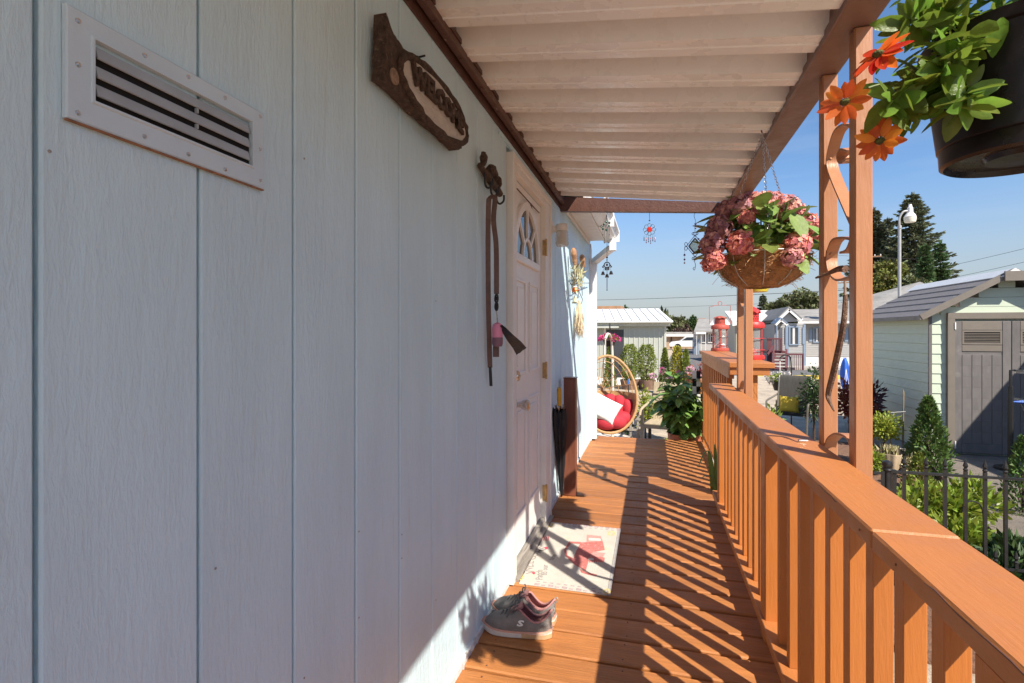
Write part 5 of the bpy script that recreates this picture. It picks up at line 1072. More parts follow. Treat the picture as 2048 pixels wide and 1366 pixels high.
MB().box(SX0-.004,SX0+.032,SY0-.004,SY0+.028,SB,1.5).build('corner_post',DRES,ms)
for i in range(4):
    z=1.46+i*.13; x0=max(SX0+.05,SX0-.17+(z+.128-1.44)/.57+.05); MB().box(x0,SX1*1-(x0-SX0),SY0,SY0+.018,z+.002,z+.128).build('gable_plank',MINT,ms)
DT=1.42
MB().box(4.055,4.14,SY0-.05,SY0+.0,SB,DT+.0).build('door_frame',TRES,ms); MB().box(4.055,5.50,SY0-.051,SY0+.0,DT,DT+.085).build('door_header',TRES,ms)
dr=MB().box(4.14,4.80,SY0-.028,SY0-.001,SB+.02,DT-.03).build('door',DRES,ms); dr2=MB().box(4.808,5.42,SY0-.028,SY0-.001,SB+.02,DT-.03).build('door',DRES,ms)
for nm,par,a,c in (('stile',dr,4.142,4.225),('stile',dr,4.70,4.80),('stile',dr2,4.808,4.90),('stile',dr2,5.33,5.42)): MB().box(a,c,SY0-.038,SY0-.029,SB+.03,DT-.035,.003).build(nm,DRES,par)
for par,x0 in ((dr,4.228),(dr2,4.903)):
    w=.468 if par==dr else .424
    MB().box(x0,x0+w,SY0-.037,SY0-.029,DT-.16,DT-.036,.003).build('top_panel',TRES,par); MB().box(x0,x0+w,SY0-.037,SY0-.029,DT-.46,DT-.375,.003).build('rail_panel',TRES,par)
    b=MB(); 
    for (a0,a1,c0,c1_) in ((x0,x0+w,DT-.365,DT-.345),(x0,x0+w,DT-.19,DT-.165),(x0,x0+.025,DT-.345,DT-.19),(x0+w-.025,x0+w,DT-.345,DT-.19)): b.box(a0,a1,SY0-.039,SY0-.029,c0,c1_,.002)
    b.build('vent_frame',TRES,par); MB().box(x0+.025,x0+w-.025,SY0-.0295,SY0-.0285,DT-.345,DT-.19).build('vent_shade_plate',BLACK,par)  # black sheet on the door front paints in shade between the louvers
    for i in range(7): MB().box(x0+.025,x0+w-.025,SY0-.036,SY0-.030,DT-.341+i*.0215,DT-.333+i*.0215).build('louver',TRES,par)
    for k in range(4):
        for j in range(8): MB().box(x0+k*w/4+.003,x0+(k+1)*w/4-.003,SY0-.035,SY0-.029,SB+.17+j*.1555+.001,SB+.17+(j+1)*.1555-.001,.0015).build('plank_panel',DRES,par)
    MB().box(x0,x0+w,SY0-.036,SY0-.029,SB+.03,SB+.165,.003).build('kick_panel',DRES,par)
for z in (DT-.1,SB+.14): MB().box(4.133,4.147,SY0-.06,SY0-.04,z-.05,z+.05).build('hinge',TRIM,ms)
# roof courses
def rz_(x): return 1.44+(x-(SX0-.17))*.57
for i in range(6):
    u0=SX0-.17+i*.182; u1=u0+.195
    for j in range(3):
        ya=SY0-.16+j*.86; yb=ya+.855
        b=MB(); b.add([(u0,ya,rz_(u0)),(u1,ya,rz_(u1)-.014),(u1,yb,rz_(u1)-.014),(u0,yb,rz_(u0)),(u0,ya,rz_(u0)+.026),(u1,ya,rz_(u1)+.010),(u1,yb,rz_(u1)+.010),(u0,yb,rz_(u0)+.026)],[(0,3,2,1),(4,5,6,7),(0,1,5,4),(1,2,6,5),(2,3,7,6),(3,0,4,7)]); b.build('shingle_panel',SHIN,ms)
b=MB().add([(SXR-.02,SY0-.16,rz_(SXR)-.01),(SX1+.17,SY0-.16,1.44),(SX1+.17,SY1+.3,1.44),(SXR-.02,SY1+.3,rz_(SXR)-.01),(SXR-.02,SY0-.16,rz_(SXR)+.02),(SX1+.17,SY0-.16,1.47),(SX1+.17,SY1+.3,1.47),(SXR-.02,SY1+.3,rz_(SXR)+.02)],[(0,3,2,1),(4,5,6,7),(0,1,5,4),(1,2,6,5),(2,3,7,6),(3,0,4,7)]).build('rear_roof',SHIN,ms)
for sx in (1,-1):
    x0=SXR-sx*(SXR-(SX0-.17)); MB().bar((x0,SY0-.155,1.44),(SXR,SY0-.155,rz_(SXR)),.035,.085,(0,1,0) if 0 else (0,0,1)).build('barge_board',TRES,ms)
MB().box(SX0-.185,SX0-.145,SY0-.165,SY1+.3,1.405,1.462).build('eave_trim',TRES,ms)
MB().add([(SXR-.17,SY0-.18,rz_(SXR)-.075),(SXR,SY0-.18,rz_(SXR)+.045),(SXR+.17,SY0-.18,rz_(SXR)-.075),(SXR-.17,SY1+.3,rz_(SXR)-.075),(SXR,SY1+.3,rz_(SXR)+.045),(SXR+.17,SY1+.3,rz_(SXR)-.075)],[(0,1,4,3),(1,2,5,4),(0,3,5,2),(0,2,1),(3,4,5)]).build('ridge_cap',mat('pale_ridge_cap',(.72,.72,.70),.4,.04,5),ms)
MB().box(SXR-.13,SXR+.13,SY0-.21,SY0-.18,rz_(SXR)-.13,rz_(SXR)+.0).build('gable_cap',TRES,ms)
# slab and bed
AGG=mat('aggregate_concrete',(.21,.175,.145),.9,.2,6,.8,90,dirt=[((.12,.10,.085),.56,120,.8)])
SLP=[(3.55,8.95),(3.50,7.9),(3.05,6.2),(2.62,4.4),(2.5,3.0),(8.0,3.0),(8.0,8.95)]
o=MB().prism(SLP,lambda a,c,t:(a,c,t),GZ-.1,SB).build('patio_slab',AGG); tag(o,kind='structure')
o=MB().prism([(3.56,8.62),(6.2,8.62),(6.2,11.4),(3.6,11.4)],lambda a,c,t:(a,c,t),GZ-.1,SB+.0005-.004).build('shed_pad',CONC); tag(o,kind='structure')
SOIL=mat('brown_bed_soil',(.20,.105,.065),.95,.3,20,.9,60,dirt=[((.10,.06,.04),.56,40,.8)])
o=MB().prism([(1.35,3.4),(2.45,3.2),(2.6,4.5),(3.0,6.2),(3.45,7.9),(3.5,9.6),(2.6,9.8),(2.0,8.0),(1.6,6.0)],lambda a,c,t:(a,c,t),GZ-.05,GZ+.02).build('flower_bed',SOIL); tag(o,kind='structure')
# dry rack with blue cover at right edge
rk_=gpos(2021,6.55,SB); rot=thing('rotary_dryer','folded black clothes dryer with blue cover by the shed doors at the right edge','clothes dryer',rk_)
MB().tube([(0,0,0),(0,0,1.05)],.030,8).build('pole',IRON,rot,True,False); MB().lathe([(.0,.0),(.16,.0),(.16,.03),(.03,.05)],(0,0,0),16).build('foot',IRON,rot,True,False)
b=MB(); vs=[]
for i in range(8):
    t=i/7
    for k in range(9): a=PI*2*k/8; vs.append((.02+t*.42,(.012+.10*t)*math.cos(a),.855+t*.02+(.010+.065*t)*math.sin(a)-.02*t))
b.add(vs,[(i*9+k,i*9+k+1,i*9+10+k,i*9+9+k) for i in range(7) for k in range(8)]); b.build('blue_cover',mat('blue_tarp',(.03,.13,.55),.45,.15,12,.2,30),rot,True,False)
MB().bar((-.02,0,.895),(.12,0,.885),.02,.03).build('clamp',STEEL,rot,False,False); MB().bar((.04,-.02,1.24),(.5,-.02,1.225),.03,.045).build('metal_arm',STEEL,rot,False,False); MB().tube([(.10,0,.85),(.2,0,.6),(.22,0,.4)],.004,4).build('cord',STEEL,rot,False,False); MB().tube([(0,0,1.05),(.0,0,1.25),(.05,0,1.25)],.016,8).build('upper_pole',IRON,rot,True,False)
# iron fence
FZ=GZ; FH=.90; FY=QY(1808,930,4.35)
fe=thing('iron_fence','black iron picket fence with spear tops in front of the mint shed','fence',(2.1,4.3,GZ))
x0=QX(1772,4.34); picks=[QX(p,4.32) for p in (1808,1852,1890,1931,1970,2011)]; step=(picks[-1]-picks[0])/5
picks+= [picks[-1]+step*(i+1) for i in range(6)]
rzt=1.24-(927-663)*(3.95)/FPX; 
pkm=MB(); pkm.box(-.0095,.0095,-.0095,.0095,0,.93); pkm.lathe([(.0095,.93),(.015,.937),(.015,.944),(.008,.95),(.016,.966),(.011,.985),(.003,1.012),(0,1.015)],(0,0,0),8); pkm=pkm.mesh('picket',IRON)
zoff=(rzt-GZ)-.90
for x in picks: link('picket',pkm,fe,(x-2.1,.02,zoff))
shm=MB(); shm.box(-.0095,.0095,-.0095,.0095,0,.30); shm.lathe([(.0095,.30),(.015,.307),(.008,.32),(.016,.336),(.003,.38),(0,.383)],(0,0,0),8); shm=shm.mesh('short_picket',IRON)
for x in picks: link('short_picket',shm,fe,(x+step/2-2.1,.02,zoff+.02))
for z in (.89,.27,.06): MB().box(x0-2.1,picks[-1]-2.1+.1,.0,.018,zoff+z,zoff+z+.016).build('rail',IRON,fe,False,False)
MB().box(x0-2.1+.03,x0-2.1+.055,.008,.032,zoff,zoff+.91).build('end_stile',IRON,fe,False,False)
b=MB().tube([(x0-2.1,.02,0),(x0-2.1,.02,rzt-GZ+.03)],.024,10); b.lathe([(.03,0),(.034,.01),(.03,.02),(.026,.022),(.03,.03),(.036,.045),(.03,.065),(.01,.075),(0,.076)],(x0-2.1,.02,rzt-GZ+.0),12); b.build('corner_post',IRON,fe,True,False)
ga=thing('iron_gate_panel','short black iron fence panel angling off the corner post','gate',(x0,4.3,GZ))
for z in (.885,.27): MB().bar((-.03,.0,zoff+z),(-.62,-.10,zoff+z),.016,.016).build('rail',IRON,ga,False,False)
for i in range(5): t=i/4; MB().box(-.035-.58*t-.009,-.035-.58*t+.009,-.098*t-.009,-.098*t+.009,.02,zoff+.9).build('picket',IRON,ga,False,False)
# plants by fence and shed
gx=gpos(1768,7.0); bush('globe_shrub','rounded golden-green shrub in a beige planter by the mint shed','shrub',(gx[0],gx[1],GZ+.02),.23,.23,.20,1700,.045,LIME,.36)
bp_=gpos(1781,6.75); bpl=thing('beige_planter','beige fluted planter pot under the rounded golden shrub','pot',(bp_[0],bp_[1],GZ+.02))
b=MB(); vs=[];n=40
for r,z in ((.075,0),(.10,.08),(.125,.24),(.118,.242),(.11,.20),(0,.20)):
    for k in range(n): a=2*PI*k/n; vs.append((r*(1+.05*math.cos(a*8))*math.cos(a),r*(1+.05*math.cos(a*8))*math.sin(a),z))
b.add(vs,[(i*n+k,i*n+(k+1)%n,(i+1)*n+(k+1)%n,(i+1)*n+k) for i in range(5) for k in range(n)]+[tuple(range(n-1,-1,-1))]); b.build('pot_body',BEIGE,bpl,True,False)
lv=[(random.uniform(-.08,.08),random.uniform(-.08,.08),.2) for _ in range(80)]; link('dry_stems',leaf_mesh('dry_stems',lv,[(random.uniform(-.5,.5),random.uniform(-.5,.5),1) for _ in lv],.16,.03,MATS['dried_plant']),bpl)
ax_=gpos(1857,6.6); bush('arborvitae_shrub','feathery dark green arborvitae at the corner of the mint shed','shrub',(ax_[0],ax_[1],GZ+.02),.26,.26,.47,2600,.06,ARD,.03,None,'cone')
ax_=gpos(1838,6.0); bush('arborvitae_shrub','small low arborvitae shoot before the feathery one','shrub',(ax_[0],ax_[1],GZ+.02),.13,.13,.19,700,.05,ARB,.02,None,'cone')
rx_=gpos(1741,8.2); bush('smoke_bush','dark purple-leaved shrub behind the golden globe shrub','shrub',(rx_[0],rx_[1],GZ+.02),.24,.24,.42,600,.09,PUR,.25)
rx_=gpos(1700,9.0); bush('smoke_bush','dark red shrub seen between the two tubes of the near column','shrub',(rx_[0],rx_[1],GZ),.3,.3,.40,700,.09,RDL,.2)
rx_=gpos(1745,6.6); bush('groundcover_clump','bright green clump left of the beige planter','plant',(rx_[0],rx_[1],GZ+.02),.13,.13,.17,420,.05,GRN,.02)
rx_=gpos(1823,6.4); bush('groundcover_clump','dry pale straw-coloured clump right of the beige planter','plant',(rx_[0],rx_[1],GZ+.02),.09,.09,.13,300,.05,MATS['dried_plant'],.02)
sk=gpos(1806,6.9); stk=thing('plant_stakes','thin bamboo plant stakes standing by the mint shed wall','garden stake',(sk[0],sk[1],GZ+.02))
for dx,h,lean in ((-.02,1.02,.04),(.01,1.05,.0),(.10,.62,.06),(-.13,.75,-.02)): MB().tube([(dx,0,0),(dx+lean,.02,h)],.006,5).build('stake',mat('bamboo',(.30,.22,.12),.7,.2,20),stk,False,False)
MB().tube([(-.14,0,.74),(.03,0,.76)],.003,4).build('tie_string',TRIM,stk,False,False)
TC=mat('terracotta_clay',(.42,.13,.07),.8,.12,12,.2,40)
fpl=mat('mixed_bedding_leaf',(.30,.33,.10),.6,.35,(30,30,30),0,island=.9,transl=.3)
for i,(px,d,r,lab) in enumerate(((1752,5.2,.10,'leftmost terracotta pot of bedding plants, by the fence corner post'),(1784,5.0,.11,'second terracotta pot of bedding plants from the fence corner'),(1815,5.0,.12,'third terracotta pot of bedding plants from the fence corner'),(1850,5.05,.12,'fourth terracotta pot of bedding plants, with red flowers'))):
    g_=gpos(px,d); t=thing('bedding_pot',lab,'potted plant',(g_[0],g_[1],GZ+.02),0,'terracotta pots behind the iron fence')
    MB().lathe([(0,0),(r*.68,0),(r*.9,r*1.3),(r*1.02,r*1.3),(r*1.04,r*1.6),(r*.94,r*1.6),(r*.9,r*1.4),(0,r*1.4)],(0,0,0),20).build('pot',TC,t,True,False)
    n=380; dd=sphere_dirs(n); dd[:,2]=np.abs(dd[:,2]); link('foliage',leaf_mesh('foliage',dd*np.array([r*1.5,r*1.5,r*.9])*RNG.uniform(.3,1,n)[:,None]+np.array([0,0,r*1.5]),dd,.035,.02,fpl),t)
    n=26; dd=sphere_dirs(n); dd[:,2]=np.abs(dd[:,2]); link('flowers',leaf_mesh('flowers',dd*np.array([r*1.5,r*1.5,r*.95])+np.array([0,0,r*1.5]),RNG.normal(size=(n,3)),.025,.025,mat('crimson_petal',(.55,.04,.10),.5,.2,30,island=.4) if i==3 else PKL),t)
for i,(px,d,r,h,lab) in enumerate(((1805,4.7,.20,.14,'bright green leafy plant at the left foot of the iron fence'),(1850,4.75,.22,.19,'bright green leafy plant, tallest middle one along the iron fence'),(1900,4.7,.22,.17,'bright green leafy plant just left of the white garden sack'),(1955,4.75,.20,.20,'yellow-green leafy plant beside the small black hook'),(1870,4.0,.2,.10,'low leafy plant in front of the iron fence behind the railing'),(2005,4.05,.2,.07,'low dark leafy plant at the right foot of the iron fence'),(1790,4.2,.2,.12,'yellow-green leafy plant just behind the iron corner post'),(1920,4.2,.2,.12,'yellow-green leafy plant right behind the middle fence pickets'),(1965,3.7,.2,.08,'low dark leafy plant in front of the right fence pickets'),(2040,3.8,.2,.09,'low dark leafy plant at the right picture edge before the fence'))):
    g_=gpos(px,d); bush('leafy_bedding_plant',lab,'plant',(g_[0],g_[1],GZ+.02),r,r,h,520,.085,GRN if i<4 or i in (6,7) else DGR,.06,'leafy plants along the iron fence','ball',None,.42,.35)
g_=gpos(1941,4.5); wb=thing('white_sack','white plastic garden sack slumped behind the iron fence','sack',(g_[0],g_[1],GZ+.02)); puff('sack_body',Vector((0,0,.10)),.07,.055,.10,mat('white_sack_plastic',(.80,.79,.78),.45,.04,9,.2,30),wb,5)
g_=gpos(1957,4.75); gb=thing('grey_block_pot','grey square pot beside the white sack','pot',(g_[0],g_[1],GZ+.02)); b=MB().box(-.06,.06,-.06,.06,0,.19,.005); b.build('pot_body',mat('grey_pot',(.33,.32,.31),.8,.2,30,.4,60),gb,False,False); MB().box(-.052,.052,-.052,.052,.191,.193).build('soil',SOIL,gb,False,False)
g_=gpos(1945,4.4); MBh=thing('garden_hook','small black wire arch among the bright green fence plants','garden hook',(g_[0],g_[1],GZ+.02)); MB().tube(smooth([(-.07,0,0),(-.07,0,.30),(-.04,0,.37),(.02,0,.38),(.07,0,.31),(.085,0,0)],6),.006,6).build('wire_arch',IRON,MBh,True,False)
g_=gpos(2047,5.0); bush('garden_shrub','dark feathery shrub at the right edge behind the fence','shrub',(g_[0],g_[1],GZ),.20,.2,.40,1200,.05,ARD,.02,None,'cone')
# neighbour on the right, out of frame, whose eave shades the shed doors
nb=thing('neighbour_home','neighbouring home standing close to the mint shed on the right','house',(8.5,4,GZ))
MB().box(6.5,10.5,-3,7.9,GZ,2.62).build('wall',SHW,nb); MB().prism([(6.2,2.60),(6.2,2.64),(8.5,3.3),(10.8,2.64),(10.8,2.60)],lambda a,c,t:(a,t,c),-3.3,8.2).build('roof',SHIN,nb)
# ---------------- street: houses, trees, poles ----------------
WHS=mat('white_lap_siding',(.40,.385,.365),.6,.04,3,.1,20); BLT=mat('slate_blue_trim',(.22,.28,.36),.6,.06,5); GSH=mat('pale_grey_shingle',(.27,.255,.235),.9,.2,(1.5,1.5,1.5),.5,6,dirt=[((.19,.18,.165),.56,4,.8)]); MAR=mat('maroon_paint',(.13,.04,.045),.6,.12,5); CREAM=mat('cream_siding',(.50,.45,.35),.6,.05,2); CURT=mat('pale_curtain',(.62,.60,.58),.8,.08,4)
def yb(par,nm,m,pa,pb_,za,zb,Y,dep):     # box on plane Y between two photo columns, heights in metres
    a,b_=QX(pa,Y),QX(pb_,Y); return MB().box(min(a,b_),max(a,b_),Y,Y+dep,za,zb).build(nm,m,par)
YM,YB=30.3,29.5
def zY(px,py,Y): return QY(px,py,Y).z
wh=thing('white_house','white lap-sided home with a front gable and maroon porch steps across the street','house',(QX(1600,YM),YM,GZ))
ze=zY(1640,646,YM); yb(wh,'wall',WHS,1606,1830,GZ,ze,YM,6); w2=yb(wh,'bay_wall',WHS,1549,1608,GZ,zY(1580,648,YB),YB,4)
for i in range(20):
    z=GZ+.55+i*.115
    if z<ze-.1: yb(wh,'siding_plank',WHS,1612,1826,z,z+.10,YM-.02,.0199)
    if z<zY(1580,648,YB)-.05: yb(wh,'siding_plank',WHS,1551,1606,z,z+.10,YB-.02,.0199)
yb(wh,'skirting',TRIM,1612,1826,GZ,GZ+.5,YM-.015,.0149)
for pa in (1573,1607): yb(wh,'corner_board',BLT,pa,pa+4.5,GZ,zY(1580,649,YB),YB-.05,.04)
ax_,zx=QX(1576,YB),zY(1576,619,YB); xl,zl=QX(1550,YB),zY(1551,643,YB); xr,zr=QX(1601,YB),zY(1600,641,YB)
MB().prism([(xl+.1,zl-.05),(xr-.1,zr-.05),(ax_,zx-.12)],lambda a,c,t:(a,t,c),YB-.001,YB+3.9).build('gable',WHS,wh)
for a,z in ((xl,zl),(xr,zr)): MB().bar((a,YB-.25,z),(ax_,YB-.25,zx),.06,.17).build('barge_board',TRIM,wh); b=MB().add([(a,YB-.3,z+.06),(ax_,YB-.3,zx+.06),(ax_,YB+5,zx+.06),(a,YB+5,z+.06),(a,YB-.3,z+.12),(ax_,YB-.3,zx+.14),(ax_,YB+5,zx+.14),(a,YB+5,z+.12)],[(0,1,2,3),(4,5,6,7),(0,1,5,4),(1,2,6,5),(2,3,7,6),(3,0,4,7)]).build('gable_roof',GSH,wh)
x0,x1=QX(1590,YM),QX(1840,YM)
MB().add([(x0,YM-.5,ze+.02),(x1,YM-.5,ze+.02),(x1,YM+3,zx+.08),(ax_,YM+3,zx+.08),(x0,YM-.5,ze+.08),(x1,YM-.5,ze+.08),(x1,YM+3,zx+.15),(ax_,YM+3,zx+.15)],[(0,1,2,3),(4,5,6,7),(0,1,5,4),(1,2,6,5),(2,3,7,6),(3,0,4,7)]).build('roof',GSH,wh)
MB().box(x0,x1,YM-.62,YM-.5,ze-.03,ze+.07).build('gutter',TRIM,wh)
def win(par,pa,pb_,ya,yb2,Y,sh=True):
    a,c=QX(pa,Y),QX(pb_,Y); z1,z0=zY(pa,ya,Y),zY(pa,yb2,Y); w=MB(); t=.06
    for q in ((a-t,c+t,z0-t,z0),(a-t,c+t,z1,z1+t),(a-t,a,z0,z1),(c,c+t,z0,z1)): w.box(q[0],q[1],Y-.08,Y-.021,q[2],q[3])
    wo_=w.build('window',TRIM if not sh else BLT,par); MB().box(a,c,Y-.045,Y-.03,z0,z1).build('pane',DARKG,wo_)
    MB().box(a+(c-a)*.32,a+(c-a)*.62,Y-.05,Y-.046,z0,z1).build('curtain',CURT,wo_)
    if sh:
        for s0,s1 in ((a-.36,a-.1),(c+.1,c+.36)): MB().box(s0*0+s0+.12,s1,Y-.06,Y-.021,z0,z1).build('shutter',BLT,wo_)
win(wh,1580,1595,655,688,YB); win(wh,1628,1639,657,683,YM); win(wh,1700,1712,657,683,YM)
# entry hood
yb(wh,'entry_post',BLT,1571,1574,GZ+.9,zY(1573,650,28.6),28.6,.1); yb(wh,'entry_post',BLT,1553,1555,GZ+.9,zY(1573,650,28.6),28.6,.1)
hx,hz=QX(1562,28.5),zY(1562,639,28.5)
for pa in (1551,1575): a=QX(pa,28.5); z=zY(pa,650,28.5); MB().bar((a,28.5,z),(hx,28.5,hz),.05,.12).build('hood_board',TRIM,wh); MB().add([(a,28.45,z+.05),(hx,28.45,hz+.05),(hx,29.6,hz+.05),(a,29.6,z+.05),(a,28.45,z+.1),(hx,28.45,hz+.11),(hx,29.6,hz+.11),(a,29.6,z+.1)],[(0,1,2,3),(4,5,6,7),(0,1,5,4),(1,2,6,5),(2,3,7,6),(3,0,4,7)]).build('hood_roof',BLT,wh)
yb(wh,'entry_door',mat('panelled_dark_door',(.10,.10,.12),.4,.1,5),1558,1565,GZ+.9,zY(1560,655,YB),YB-.04,.03)
# maroon porch steps
pr_=thing('porch_steps','maroon wooden porch with railings and steps at the white house','steps',(QX(1560,28),28,GZ))
z1=zY(1550,702,28); yb(pr_,'platform',MAR,1534,1574,z1-.12,z1,28.0,1.3); yb(pr_,'side_panel',MAR,1534,1544,GZ,zY(1538,677,28),27.95,.05)
zt_=zY(1550,677,28)
yb(pr_,'hand_rail',MAR,1534,1565,zt_-.05,zt_+.03,27.92,.08); yb(pr_,'rail_post',MAR,1562,1565,z1,zt_,27.93,.08)
for i in range(7): yb(pr_,'baluster',MAR,1546+i*2.4,1546.9+i*2.4,z1,zt_-.05,27.94,.04)
for i in range(5):
    zs=z1-(i+1)*(z1-GZ)/6; yb(pr_,'step',MAR,1549,1573,zs-.07,zs,27.9-i*.24-.24,.30)
for pa in (1547.5,1573): MB().bar((QX(pa,27.9),27.9,z1),(QX(pa,26.5),26.6,GZ+.05),.08,.25).build('stringer',MAR,pr_)
MB().bar((QX(1535,26.9),26.9,GZ+.75),(QX(1547,27.8),27.8,z1+.25),.06,.08).build('slanted_rail',MAR,pr_)
zl_=zY(1590,708,27.4)
yb(pr_,'lower_rail',MAR,1572,1608,zl_-.06,zl_+.03,27.4,.08)
for i in range(9): yb(pr_,'baluster',MAR,1575+i*3.6,1575.9+i*3.6,GZ,zl_-.06,27.42,.04)
yb(pr_,'rail_post',MAR,1605,1608,GZ,zl_,27.39,.09)
# cream neighbour left of it
ch_=thing('cream_house','cream home with white eave left of the white gabled house','house',(QX(1530,33),33,GZ))
yb(ch_,'wall',CREAM,1470,1549,GZ,zY(1530,645,33),33,4)
for i in range(13): yb(ch_,'siding_batten',CREAM,1472+i*6,1473+i*6,GZ,zY(1530,646,33),32.96,.039)
a,c=QX(1465,32.6),QX(1562,32.6); za,zc2=zY(1465,652,32.6),zY(1560,637,32.6)
MB().add([(a,32.6,za),(c,32.6,zc2),(c,36,zc2+.5),(a,36,za+.9),(a,32.6,za+.28),(c,32.6,zc2+.28),(c,36,zc2+.6),(a,36,za+1)],[(0,1,2,3),(4,5,6,7),(0,1,5,4),(1,2,6,5),(2,3,7,6),(3,0,4,7)]).build('roof',TRIM,ch_)
# grey house, brick carport, car
gh=thing('grey_roof_house','low home with grey roof behind the far red lantern','house',(QX(1425,45),45,GZ))
yb(gh,'wall',WHS,1396,1490,GZ,zY(1420,665,45),45,5); zz=zY(1420,665,45)
a,c=QX(1388,44.4),QX(1500,44.4); MB().add([(a,44.4,zz),(c,44.4,zz),(c,50,zz+1.1),(a+.8,50,zz+1.1),(a,44.4,zz+.12),(c,44.4,zz+.12),(c,50,zz+1.25),(a+.8,50,zz+1.25)],[(0,1,2,3),(4,5,6,7),(0,1,5,4),(1,2,6,5),(2,3,7,6),(3,0,4,7)]).build('roof',GSH,gh)
win(gh,1405,1410,668,684,45,False); win(gh,1417,1424,668,684,45,False); yb(gh,'carport_roof',TRIM,1392,1412,zY(1400,668,43),zY(1400,664,43),43,2)
for pa in (1393,1402,1411): yb(gh,'carport_post',TRIM,pa,pa+.8,GZ,zY(1400,668,43),43.1,.1)
BRK=mat('tan_brick',(.40,.27,.17),.85,.2,4,.3,9)
bc=thing('brick_garage','low tan brick garage with white roof edge beyond the street','garage',(QX(1365,58),58,GZ))
yb(bc,'wall',BRK,1325,1392,GZ,zY(1360,673,58),58,6); yb(bc,'roof',TRIM,1325,1396,zY(1360,673,57.6),zY(1360,669,57.6),57.6,7); yb(bc,'door',mat('dark_garage_door',(.05,.045,.04),.5,.1,3),1341,1344,GZ,zY(1342,674,58),57.95,.04)
yb(bc,'upper_roof',GSH,1325,1385,zY(1360,669,58),zY(1360,664,60),60,5)
gt=thing('dark_gate','dark slatted gate beside the brick garage','gate',(QX(1392,44),44,GZ))
for i in range(7): yb(gt,'slat',BLT,1385+i*2.0,1386.4+i*2,GZ,zY(1390,678,44),44,.05)
yb(gt,'rail',BLT,1385,1399,zY(1390,682,44)-.06,zY(1390,682,44),44.06,.05)
# car
CARW=mat('white_car_paint',(.78,.77,.75),.25,.02,2,coat=.5); cp_=P(1383,663,52)
car=thing('parked_car','white sedan parked by the brick garage across the street','car',(cp_.x,cp_.y,GZ),R(0))
side=[(-2.1,.35),(-2.15,.62),(-1.9,.82),(-1.1,.92),(-.55,1.32),(.55,1.36),(1.2,.98),(1.95,.92),(2.1,.65),(2.1,.35)]
MB().prism(side,lambda a,c,t:(a,t,c),-.8,.8).build('body',CARW,car,True,False)
MB().prism([(-.98,.95),(-.5,1.27),(.5,1.30),(1.08,.98)],lambda a,c,t:(a,t,c),-.81,.81).build('windows',DARKG,car,False,False)
for x in (-1.35,1.3):
    for y in (-.72,.72):
        wl_=MB().tube([(x,y-.10,.32),(x,y+.10,.32)],.32,18).build('wheel',BLACK,car,True,False); MB().tube([(x,y-.115,.32),(x,y+.115,.32)],.18,14).build('rim',STEEL,wl_,True,False)
for y in (-.6,.6): MB().box(-2.16,-2.08,y-.15,y+.15,.6,.74).build('headlight',STEEL,car,False,False)
# brown roof behind the sage shed, red roof far away
br_=thing('brown_roof_house','distant home whose brown roof shows above the sage shed','house',(QX(1205,48),48,GZ)); yb(br_,'wall',CREAM,1100,1240,GZ,zY(1220,624,48),48,6); yb(br_,'roof',mat('brown_shingle',(.36,.20,.11),.9,.2,2,.4,6),1095,1244,zY(1220,624,48),zY(1220,612.5,48),47.5,8)
rr_=thing('red_roof_house','tiny far house with a red roof between trees','house',(QX(1405,150),150,GZ)); yb(rr_,'wall',TRIM,1393,1416,GZ,zY(1405,644,150),150,6); a,c=QX(1391,149),QX(1418,149); m_=(a+c)/2; MB().prism([(a,zY(1405,644,149)),(c,zY(1405,644,149)),(m_+.8,zY(1405,636.5,149)),(m_-.8,zY(1405,636.5,149))],lambda q,z,t:(q,t,z),149,157).build('roof',mat('red_tile_roof',(.38,.14,.10),.8,.15,2),rr_)
gr=thing('right_grey_house','home with grey roof and white gable edge behind the mint shed','house',(QX(1760,40),40,GZ)); yb(gr,'wall',WHS,1660,1900,GZ,zY(1720,640,40),40,5); a,c=QX(1650,39.5),QX(1910,39.5); z0,z1=zY(1720,640,39.5),zY(1720,608,41)
MB().add([(a,39.5,z0-.2),(c,39.5,z0+1.3),(c,44,z1+1.5),(a,44,z1-.6),(a,39.5,z0),(c,39.5,z0+1.5),(c,44,z1+1.7),(a,44,z1-.4)],[(0,1,2,3),(4,5,6,7),(0,1,5,4),(1,2,6,5),(2,3,7,6),(3,0,4,7)]).build('roof',GSH,gr); MB().bar((a,39.4,z0-.15),(c,39.4,z0+1.35),.1,.3).build('eave_board',TRIM,gr)
bt=gpos(1690,16); tp=thing('blue_cover','blue tarp-covered garden item seen between the column tubes','tarp',bt); puff('tarp_body',Vector((0,0,.52)),.14,.14,.50,MATS['blue_tarp'],tp,5); 
for i in range(3): MB().tube([(-.02,-.155,.7),(-.08+i*.08,-.14,.1)],.006,4).build('tie_cord',TRIM,tp,False,False)
